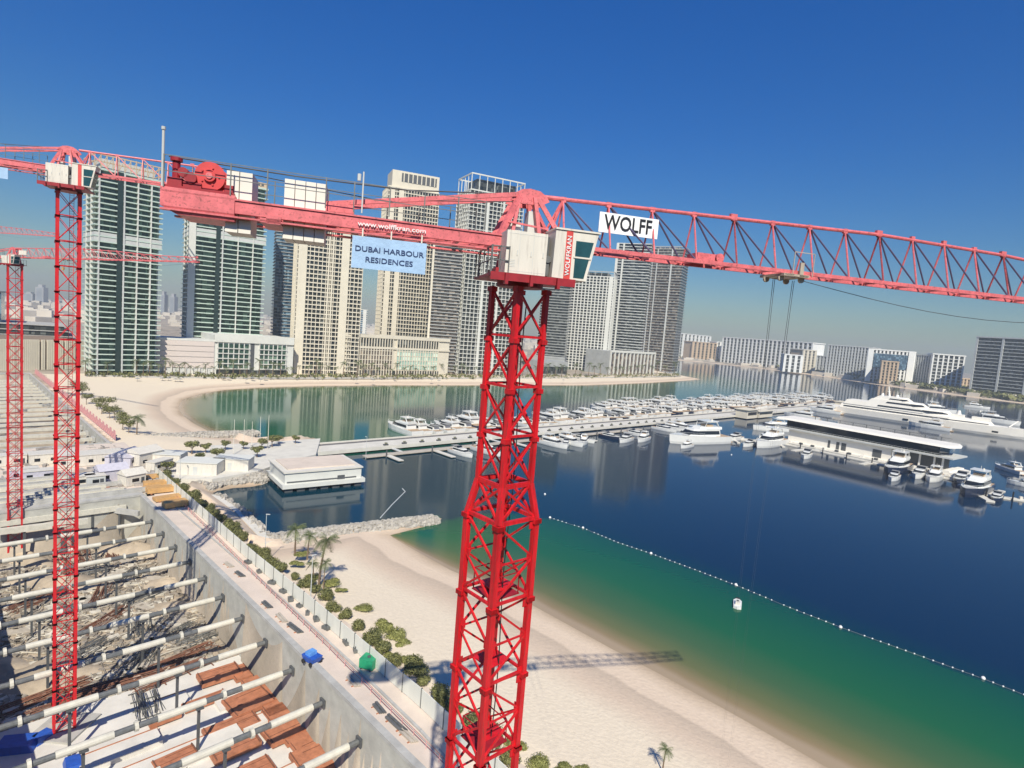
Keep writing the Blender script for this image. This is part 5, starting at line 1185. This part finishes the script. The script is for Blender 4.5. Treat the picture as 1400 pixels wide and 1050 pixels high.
# ------------------------------------------------------------------ boats
def hullmb(L_, B_, Hb, sheer=.35, flare=1.):
    xs = [0, .12, .3, .5, .68, .82, .92, 1.0]; hb = [.44, .48, .5, .5, .45, .33, .18, .01]; b = MB(); V = []
    for x, h_ in zip(xs, hb):
        zt_ = Hb*(1+sheer*max(0, x-.25)); X = x*L_
        V += [(X, -h_*B_, zt_), (X*.988, -h_*B_*.965, Hb*.3), (X*.97, -h_*B_*.88, -.3), (X*.97, h_*B_*.88, -.3), (X*.988, h_*B_*.965, Hb*.3), (X, h_*B_, zt_)]
    n = len(xs); F_ = []
    for i in range(n-1):
        for j in range(6): F_.append((i*6+j, i*6+(j+1) % 6, (i+1)*6+(j+1) % 6, (i+1)*6+j))
    F_ += [tuple(range(6)), tuple(range((n-1)*6, n*6))[::-1]]
    return b.add(V, F_)
def wedge(x0, x1, w_, z0, z1, sf=.5, sb=.1, nose=.7):
    """superstructure block: raked front and back, narrower nose"""
    h = z1-z0
    lo = [(x0, -w_), (x1-(x1-x0)*.25, -w_), (x1, -w_*nose), (x1, w_*nose), (x1-(x1-x0)*.25, w_), (x0, w_)]
    up = [(x0+sb*h, -w_*.9), (x1-(x1-x0)*.25-sf*h*.6, -w_*.9), (x1-sf*h*2, -w_*nose*.85), (x1-sf*h*2, w_*nose*.85), (x1-(x1-x0)*.25-sf*h*.6, w_*.9), (x0+sb*h, w_*.9)]
    return lo, up
def yacht(kind, L_=16, B_=4.6, hullm='gel'):
    T = thing('motor_yacht', 'x', 'yacht', (0, 0, -300)); Hb = L_*.095
    fixn(hullmb(L_, B_, Hb).obj('hull', M[hullm], T))
    MB().prism([(L_*.02, -B_*.40), (L_*.28, -B_*.42), (L_*.28, B_*.42), (L_*.02, B_*.40)], Hb+.02, Hb+.08).obj('aft_deck', M['teak'], T)
    MB().bx(-L_*.05, 0, -B_*.36, B_*.36, .2, .42).obj('swim_platform', M['teak'], T)
    dk = MB()
    xs = [(.26, .47), (.5, .46), (.68, .41), (.82, .29), (.92, .15), (.985, .02)]
    dk.add([(x*L_, -h_*B_, Hb*(1+.35*max(0, x-.25))+.03) for x, h_ in xs]+[(x*L_, h_*B_, Hb*(1+.35*max(0, x-.25))+.03) for x, h_ in xs], [(i, i+1, 7+i, 6+i) for i in range(5)])
    dk.obj('foredeck', M['gel'], T)
    z0 = Hb+.05; h1 = L_*.075
    lo, up = wedge(L_*.2, L_*.74, B_*.38, z0, z0+h1*1.25, .55)
    cab_ = fixn(MB().prism(lo, z0, z0+h1*1.25, up).obj('cabin', M['gel'], T))
    lo, up = wedge(L_*.22, L_*.725, B_*.385, z0+h1*.42, z0+h1*1.02, .55)
    s_ = 1.015; lo = [(p[0], p[1]*s_) for p in lo]; up2 = [(p[0]+.05, p[1]*s_*1.03) for p in up]
    o = fixn(MB().prism(lo, z0+h1*.42, z0+h1*1.0, up2).obj('window', M['bglass'], T)); o.parent = cab_
    zf = z0+h1*1.25
    if kind != 'open':
        lo, up = wedge(L_*.18, L_*.55, B_*.36, zf, zf+h1*.45, .4, -.2)
        fixn(MB().prism(lo, zf, zf+h1*.45, up).obj('flybridge', M['gel'], T))
        MB().bx(L_*.24, L_*.46, -B_*.33, B_*.33, zf+h1*1.35, zf+h1*1.46).obj('hardtop', M['gel'], T)
        ar = MB()
        for y in (-B_*.31, B_*.31): ar.beam((L_*.22, y, zf+h1*.3), (L_*.28, y, zf+h1*1.38), .32, .14); ar.beam((L_*.48, y*.9, zf+h1*.3), (L_*.44, y, zf+h1*1.38), .1); ar.beam((L_*.28, y, zf+h1*1.3), (L_*.44, y, zf+h1*1.3), .12)
        ar.beam((L_*.28, -B_*.31, zf+h1*1.32), (L_*.28, B_*.31, zf+h1*1.32), .14); ar.obj('radar_arch', M['gel'], T)
        MB().tube((L_*.33, 0, zf+h1*1.46), (L_*.33, 0, zf+h1*2.1), .06, 6).tube((L_*.30, .5, zf+h1*1.46), (L_*.30, .5, zf+h1*1.7), .28, 10, .18).obj('mast', M['white'], T)
        MB().bx(L_*.3, L_*.42, -B_*.2, B_*.2, zf+h1*.45, zf+h1*.75).obj('seating', M['teak'], T)
    else:
        MB().add([(L_*.44, -B_*.34, z0+h1*1.0), (L_*.44, B_*.34, z0+h1*1.0), (L_*.36, B_*.3, z0+h1*1.9), (L_*.36, -B_*.3, z0+h1*1.9)], [(0, 1, 2, 3)]).obj('windscreen', M['bglass'], T)
        MB().prism([(L_*.12, -B_*.36), (L_*.36, -B_*.34), (L_*.36, B_*.34), (L_*.12, B_*.36)], zf+h1*.4, zf+h1*.52).obj('canopy', M['canvas'], T)
    rl = MB()
    pts_ = [(x*L_, -h_*B_*.93, Hb*(1+.35*max(0, x-.25))+.75) for x, h_ in xs[1:]]+[(x*L_, h_*B_*.93, Hb*(1+.35*max(0, x-.25))+.75) for x, h_ in xs[:0:-1]]
    rl.path(pts_, .03, 3)
    for p in pts_: rl.tube((p[0], p[1], p[2]-.75), p, .03, 3)
    rl.obj('guard_rail', M['lgrey'], T)
    return T
Y = [yacht('fly', 16, 4.7), yacht('open', 14, 4.2), yacht('fly', 19, 5.4), yacht('open', 13, 4, 'navyhull'), yacht('fly', 20, 5.6, 'navyhull')]
KD = ['white flybridge yacht', 'white open motorboat', 'large white flybridge yacht', 'dark hulled open motorboat', 'dark hulled flybridge yacht']
RP = Matrix.Rotation(pang, 3, 'Z')
def moor(k, t_, y_, face, label, group, s_=1.):
    """t_ along the pier, y_ across it; stern at that point, bow pointing along face"""
    c_ = P0+RP @ Vector((t_, y_, 0)); c_.z = 0.
    return place(Y[k], c_, pang+face, label, group, s_*1.22)
rr = random.Random(12); n_ = 0
t_ = 56.
while t_ < PL-20 and n_ < 75:
    k = rr.choice((0, 0, 1, 1, 2, 2, 4, 3)) if n_ > 0 else 2
    if not (118 < t_ < 126): moor(k, t_, 12+rr.uniform(0, 1.5), R(90+rr.uniform(-3, 3)), '%s moored on the far side of the pier, %s from the shore' % (KD[k], nth(n_)), 'yachts on the far side of the pier', rr.uniform(.9, 1.15)*(1+t_*.0004)); n_ += 1
    t_ += 5.9+t_*.003+rr.uniform(0, .8)
t_ = 236.; n_ = 0
while t_ < PL-60:
    k = rr.choice((0, 1, 2, 0, 2)); moor(k, t_, 40, R(90+rr.uniform(-3, 3)), '%s beyond the second walkway, %s from the shore' % (KD[k], nth(n_)), 'yachts beyond the second walkway', rr.uniform(1, 1.25)); n_ += 1
    t_ += 8.0+rr.uniform(0, 2)
t_ = 10.; n_ = 0
for (t_, y_, k, s_) in ((52, -18, 1, .8), (64, -18, 0, .85), (104, -18, 2, .75), (116, -18, 0, .9), (128, -18, 1, .8), (150, -18, 3, .8), (172, -18, 1, .8), (205, -14, 1, .9), (214, -14, 0, .8), (222, -14, 2, .8)):
    moor(k, t_, y_, R(-90+rr.uniform(-3, 3)), '%s berthed on the near side of the pier, %s from the shore' % (KD[k], nth(n_)), 'boats on the near side of the pier', s_); n_ += 1
# small tenders and jet skis between the pier and the yachts at the root
b = None
jt = thing('tender', 'x', 'tender', (0, 0, -300)); fixn(hullmb(4.2, 1.7, .5).obj('hull', M['canvas'], jt)); MB().bx(1.2, 1.9, -.4, .4, .5, .95).obj('console', M['dgrey'], jt); MB().bx(-.25, .05, -.2, .2, .2, 1.0).obj('outboard', M['black'], jt)
for i in range(24):
    c_ = P0+RP @ Vector((46+i*3.1+rr.uniform(-.6, .6), 8.6+rr.uniform(-.5, 1.2), 0)); c_.z = 0 if i % 2 else .0
    place(jt, c_, pang+R(90+rr.uniform(-25, 25)), 'small grey tender tied up beside the pier ledge, %s from the shore' % nth(i), 'small tenders beside the pier')
# people-sized bins and planters along the pier
pb = thing('planter', 'x', 'planter', (0, 0, -300)); MB().bx(-1, 1, -.45, .45, 0, .55).obj('box', M['dgrey'], pb); b = MB(); leafblob(b, (0, 0, .8), (.9, .4, .45), 40, .18, rr); b.obj('foliage', M['leaf'], pb)
for i in range(26):
    c_ = P0+RP @ Vector((28+i*8.6, -6.6, 0)); c_.z = 2.0; place(pb, c_, pang, 'dark planter along the near edge of the pier, %s from the shore' % nth(i), 'planters along the pier')
# boats placed in the open harbour
def boat_at(k, px, py, px2, py2, label, s_=None):
    a, c_ = at(px, py, 0), at(px2, py2, 0); d = c_-a; base = (16, 14, 19, 13, 20)[k]
    return place(Y[k], a, math.atan2(d.y, d.x), label, 'yachts at the club pontoons', (s_ or d.length/base)*(1.25 if px > 1100 else 1.1))
boat_at(2, 990, 604, 905, 606, 'big white yacht lying bow left beside the kiosk, largest of the near cluster', 1.9)
boat_at(0, 960, 598, 903, 600, 'white yacht partly hidden behind the biggest one of the near cluster', 1.3)
boat_at(2, 1068, 606, 1005, 618, 'white yacht moored bow left in front of the club terrace', 1.55)
boat_at(1, 1030, 608, 985, 618, 'white motorboat in front of the terrace yacht', .9)
boat_at(4, 1236, 640, 1182, 664, 'navy hulled yacht with open flybridge in front of the clubhouse', 1.25)
boat_at(1, 1262, 648, 1236, 664, 'small white motorboat right of the navy hulled yacht', 1.05)
boat_at(0, 1282, 652, 1258, 668, 'small white flybridge boat between navy and black yachts', 1.0)
boat_at(4, 1345, 668, 1296, 690, 'black hulled yacht by the dock at the right edge', 1.25)
boat_at(3, 1318, 655, 1290, 672, 'black open boat behind the black hulled yacht', 1.1)
boat_at(0, 1440, 672, 1385, 662, 'white boat half outside the right edge of the picture', .8)
boat_at(0, 1318, 556, 1345, 559, 'small white cruiser afloat off the far shore', 1.3)
boat_at(1, 1052, 598, 1012, 604, 'slim white boat tied behind the terrace yacht', .9)
boat_at(2, 1300, 590, 1180, 572, 'long white yacht between the clubhouse and the superyacht', 1.2)

for i, (k, px, py, qx, qy, s_, lb) in enumerate(((1, 775, 606, 768, 618, .8, 'white open boat at the third finger right of the main mast'), (0, 800, 603, 792, 614, .8, 'small flybridge boat on the near side of the pier right of the main mast'),
    (1, 1012, 600, 980, 606, 1.1, 'white motorboat between the biggest near yacht and the terrace yacht'), (0, 945, 610, 915, 617, .7, 'small white boat in front of the bow of the biggest near yacht'),
    (2, 1080, 590, 1040, 588, 1.3, 'white yacht behind the left end of the clubhouse'), (0, 1120, 575, 1085, 570, 1.3, 'white flybridge yacht tucked behind the clubhouse roof'), (2, 1150, 567, 1100, 560, 1.2, 'white yacht next to the stern of the superyacht'),
    (1, 1105, 622, 1092, 634, .9, 'open boat at the left finger of the club pontoon'), (1, 1225, 652, 1208, 668, .8, 'white open boat alongside the navy hulled yacht'), (3, 1365, 680, 1345, 700, .8, 'dark open boat by the docks finger at the right edge'),
    (0, 1400, 650, 1372, 642, .9, 'white flybridge boat behind the right edge dock'), (1, 1040, 560, 1010, 552, 1.5, 'white motorboat over the far rows of the marina'), (0, 885, 600, 862, 609, .9, 'white flybridge boat left of the biggest near yacht'), (1, 862, 601, 838, 609, 1.0, 'white open boat left of the near flybridge boat'))):
    boat_at(k, px, py, qx, qy, lb, s_)
# clubhouse
Ac, Bc = at(1077, 603, .6), at(1290, 647, .6); dc = Bc-Ac; Lc = dc.length; rc = math.atan2(dc.y, dc.x)
T = thing('clubhouse', 'long two storey white floating clubhouse with a dark glass upper floor', 'building', Ac, rc)
MB().bx(-4, Lc+5, -3, 20, -1, .7).obj('deck', M['clubw'], T)
MB().bx(-6, Lc+9, -8, -3, -.8, .35).obj('apron', M['deckc'], T)
MB().bx(Lc+.5, Lc+5, -3, 17, .7, 1.3).bx(Lc+.5, Lc+3, -3, 17, 1.3, 1.9).obj('steps', M['clubw'], T)
for k in range(14): MB().bx(3+k*6.4, 4.6+k*6.4, -5.6, -4.4, .35, 1.4).obj('planter', M['dgrey'] if k % 3 else M['clubw'], T)
MB().bx(0, Lc*.70, 0, 15, .7, 7.2).obj('wall', M['clubw'], T); MB().bx(Lc*.70, Lc*.97, 3, 14, .7, 7.2).obj('wall', M['dgrey'], T)
for f in (.71, .78, .86, .94, .985): MB().bx(Lc*f-.35, Lc*f+.35, .4, 1.1, .7, 7.2).obj('column', M['clubw'], T)
for f, w_ in ((.30, 1.2), (.36, 1.6), (.40, 2.4), (.615, 4.2)): MB().bx(Lc*f-w_/2, Lc*f+w_/2, -.08, .02, 1.0, 5.0).obj('door', M['dgrey'], T)
MB().bx(-7, Lc+3.5, -2.0, 17.5, 7.2, 7.9).obj('terrace_slab', M['lgrey'], T)
MB().bx(-2, Lc-3, .6, 14.5, 7.9, 12.2).obj('window', M['bglass'], T)
MB().prism([(-8, -1.4), (Lc+1, -1.4), (Lc+3.5, 7), (Lc+1, 17.5), (-8, 17.5)], 12.2, 13.2, [(-7, -.6), (Lc, -.6), (Lc+2.2, 7), (Lc, 16.5), (-7, 16.5)]).obj('roof', M['clubw'], T)
for k in range(10): MB().bx(6+k*Lc/11, 6.3+k*Lc/11, 16, 16.3, 13.2, 15).obj('roof_post', M['dgrey'], T)
MB().bx(5, Lc-3, 16.05, 16.2, 14.9, 15.1).obj('roof_rail', M['dgrey'], T)
b = MB()
for k in range(60): b.bx(-6+k*(Lc+9)/60, -5.95+k*(Lc+9)/60, -1.9, -1.85, 7.9, 8.9)
b.bx(-6, Lc+3, -1.92, -1.84, 8.85, 8.95); b.obj('railing', M['lgrey'], T)
T = thing('pontoon', 'floating dock running in front of the clubhouse with short fingers', 'pontoon', Ac+Vector((0, 0, -.6)), rc)
MB().bx(-12, Lc+12, -12.5, -9.5, -.2, .5).obj('deck', M['deckc'], T)
for k, (x_, l_) in enumerate(((16, 14), (48, 10), (70, 12), (88, 9), (100, 16))): MB().bx(x_, x_+2.4, -12.5-l_, -12.5, -.2, .45).obj('finger', M['deckc'], T)
for k in range(9): MB().tube((2+k*12, -12.9, -2), (2+k*12, -12.9, 3), .28, 8).obj('mooring_post', M['black'], T)
MB().bx(20, 22, -9.6, -8, .3, .6).bx(60, 62, -9.6, -8, .3, .6).obj('gangway', M['lgrey'], T)
pA, pB = at(1345, 676, .5), at(1420, 686, .5); d = pB-pA
T = thing('pontoon', 'floating dock entering from the right edge beside the black yachts', 'pontoon', pA, math.atan2(d.y, d.x))
MB().bx(-4, 34, -1.5, 1.5, -.5, .1).obj('deck', M['deckc'], T); MB().bx(-4, -1, -12, -1.5, -.5, .1).obj('finger', M['deckc'], T)
for x_ in (0, 9, 18): MB().tube((x_, -1.8, -2), (x_, -1.8, 3), .28, 8).obj('mooring_post', M['black'], T)
MB().bx(5, 6, -.5, .5, .1, 1.2).bx(12, 13, -.5, .5, .1, 1.2).obj('service_pedestal', M['white'], T)
pA, pB = at(1080, 606, .5), at(990, 598, .5); d = pB-pA
T = thing('pontoon', 'floating dock joining the clubhouse to the pier kiosk', 'pontoon', pA, math.atan2(d.y, d.x))
MB().bx(0, d.length+10, -2, 2, -.5, .2).obj('deck', M['deckc'], T)
for k in range(3): MB().bx(8+k*12, 9.6+k*12, 2, 14, -.5, .1).obj('finger', M['deckc'], T)

# superyacht
sA, sB = at(1128, 562, 0), at(1412, 603, 0); ds = sB-sA; SL = ds.length
T = thing('superyacht', 'very long white superyacht with tall raked superstructure behind the clubhouse', 'yacht', sA, math.atan2(ds.y, ds.x)); sy = SL/100.
fixn(hullmb(SL, 17*sy, 4.6*sy, .25).obj('hull', M['clubw'], T))
def sb_(x0, x1, w_, z0, z1, sf, sbk, nose=.6, nm='superstructure', mt='clubw'):
    lo, up = wedge(x0*sy, x1*sy, w_*sy, z0*sy, z1*sy, sf, sbk, nose); return fixn(MB().prism(lo, z0*sy, z1*sy, up).obj(nm, M[mt], T))
sb_(10, 84, 7.2, 4.7, 7.2, .5, .3); sb_(12, 66, 6.9, 7.2, 9.8, .6, .5); sb_(24, 54, 6.2, 9.8, 12.2, .7, 1.0); sb_(27, 46, 5.2, 12.2, 14.2, .7, 1.4)
sb_(12, 82, 7.28, 5.6, 6.4, .5, .3, .61, 'window', 'bglass'); sb_(30, 64, 7.0, 8.2, 9.0, .6, .5, .61, 'window', 'bglass'); sb_(34, 52.8, 6.3, 10.6, 11.5, .7, 1.0, .61, 'window', 'bglass'); sb_(35, 44.8, 5.3, 12.8, 13.5, .7, 1.2, .61, 'window', 'bglass')
for x_ in (44, 52, 60, 84): MB().bx(x_*sy, (x_+2.6)*sy, -8.6*sy, -7*sy, 2.2*sy, 3.1*sy).obj('hull_window', M['bglass'], T)
b = MB().tube((34*sy, 0, 14.2*sy), (33*sy, 0, 20*sy), .6*sy, 8, .25*sy).beam((33.5*sy, -2.5*sy, 17*sy), (33.5*sy, 2.5*sy, 17*sy), .35*sy).tube((38*sy, 0, 14.2*sy), (38*sy, 0, 15.6*sy), 1.1*sy, 12, .7*sy).tube((30*sy, 2*sy, 14.2*sy), (30*sy, 2*sy, 15.6*sy), 1.1*sy, 12, .6*sy)
b.obj('radar_mast', M['clubw'], T)
MB().box((68*sy, 0, 8*sy), (5*sy, 5*sy, 1.6*sy)).tube((68*sy, 0, 8.8*sy), (68*sy, 0, 11*sy), 1.2*sy, 10, .6*sy).obj('deck_house', M['clubw'], T)
MB().tube((90*sy, -2*sy, 5.6*sy), (93*sy, 2*sy, 9*sy), .3*sy, 6).box((78*sy, 0, 8*sy), (8*sy, 3*sy, 1.5*sy)).obj('tender_crane', M['clubw'], T)
# yachts moored next to the superyacht, beyond it
boat_at(2, 1255, 562, 1300, 566, 'tall white yacht seen over the middle of the superyacht', 1.6)
boat_at(2, 1330, 574, 1375, 580, 'white yacht seen over the bow of the superyacht', 1.5)

# buoy line and marker buoy
bl = [(752, 708), (797, 722), (845, 742), (890, 757), (950, 779), (1008, 801), (1080, 831), (1150, 858), (1250, 894), (1344, 928), (1400, 950), (1470, 980)]
T = thing('buoy_line', 'long curved line of small white floats separating green shallows from deep water', 'buoy line', (0, 0, 0))
W_ = [at(x, y, 0) for x, y in bl]; rope = MB(); prev = None; fl_ = MB(); n_ = 0
fo = None; cnt = 0
for i, (a, c_) in enumerate(zip(W_, W_[1:])):
    rope.tube(a+Vector((0, 0, .03)), c_+Vector((0, 0, .03)), .025, 4); n = max(1, int((c_-a).length/1.25))
    for k in range(n):
        p = a.lerp(c_, k/n)
        if fo is None: fo = MB().tube((-.13, 0, .05), (0, 0, .05), .08, 8, .15).tube((0, 0, .05), (.13, 0, .05), .15, 8, .08).obj('float', M['wlet'], T, p)
        elif cnt < 98 and rr.random() < .93: part_copy(fo, T, p); cnt += 1
rope.obj('rope', M['canvas'], T)
for i, (px, py) in enumerate(((752, 708), (797, 722), (890, 757), (1149, 858), (1344, 928), (1006, 800), (745, 676), (1000, 622))):
    T = thing('marker_buoy', ['round white buoy at the near-mast end of the float line', 'second round white buoy from the left on the float line', 'third round white buoy from the left on the float line', 'round white buoy right of the life-raft float', 'rightmost round white buoy on the float line', 'round buoy touching the white raft', 'small pale buoy alone near the mast in blue water', 'small pale buoy below the kiosk yachts'][i], 'buoy', at(px, py, 0), 0, 'round white marker buoys')
    s_ = MB()
    for j in range(6): a0, a1 = j*math.pi/6-math.pi/2, (j+1)*math.pi/6-math.pi/2; s_.tube((0, 0, .1+.34*math.sin(a0)), (0, 0, .1+.34*math.sin(a1)), max(.01, .34*math.cos(a0)), 12, max(.01, .34*math.cos(a1)))
    s_.obj('float', M['wlet'], T, smooth=False); MB().tube((0, 0, .4), (0, 0, .6), .05, 6).obj('shackle', M['steel'], T)
p = at(1008, 828, 0); q = at(1009, 805, 0)
T = thing('raft', 'small white raft with a dark hatch moored on the float line', 'raft', p, math.atan2(q.y-p.y, q.x-p.x))
MB().prism([(-1.6, -.75), (1.5, -.8), (2.4, -.3), (2.4, .3), (1.5, .8), (-1.6, .75), (-1.9, 0)], -.2, .5).obj('hull', M['gel'], T)
MB().bx(-.9, .6, -.42, .42, .5, 1.0).obj('cabin', M['white'], T); MB().bx(-.2, .3, -.2, .2, 1.0, 1.08).obj('hatch', M['dgrey'], T); MB().bx(2.3, 2.8, -.4, .4, .1, .6).obj('outboard', M['black'], T)
# floating hose in the basin
T = thing('floating_boom', 'thin pale boom floating in the basin below the pavilion', 'boom', (0, 0, 0))
MB().path([at(x, y, .05) for x, y in ((520, 708), (536, 690), (554, 672), (550, 668))], .14, 6).obj('boom', M['lgrey'], T)
# sunshades on the bay beach
us_ = thing('sunshade', 'x', 'sunshade', (0, 0, -300)); MB().tube((0, 0, 0), (0, 0, 2.3), .05, 6).obj('pole', M['trunk'], us_); MB().tube((0, 0, 2.0), (0, 0, 2.6), 1.6, 10, .1).obj('canopy', M['canvas'], us_)
for i, px in enumerate((188, 222, 230, 240, 246, 305, 312, 336, 345, 356, 362, 487, 510, 540, 590, 600, 690, 770)):
    place(us_, at(px, 521+rr.uniform(-1.5, 3.5), 2.6), 0, 'small dark sunshade on the bay beach, %s from the left' % nth(i), 'sunshades on the bay beach')
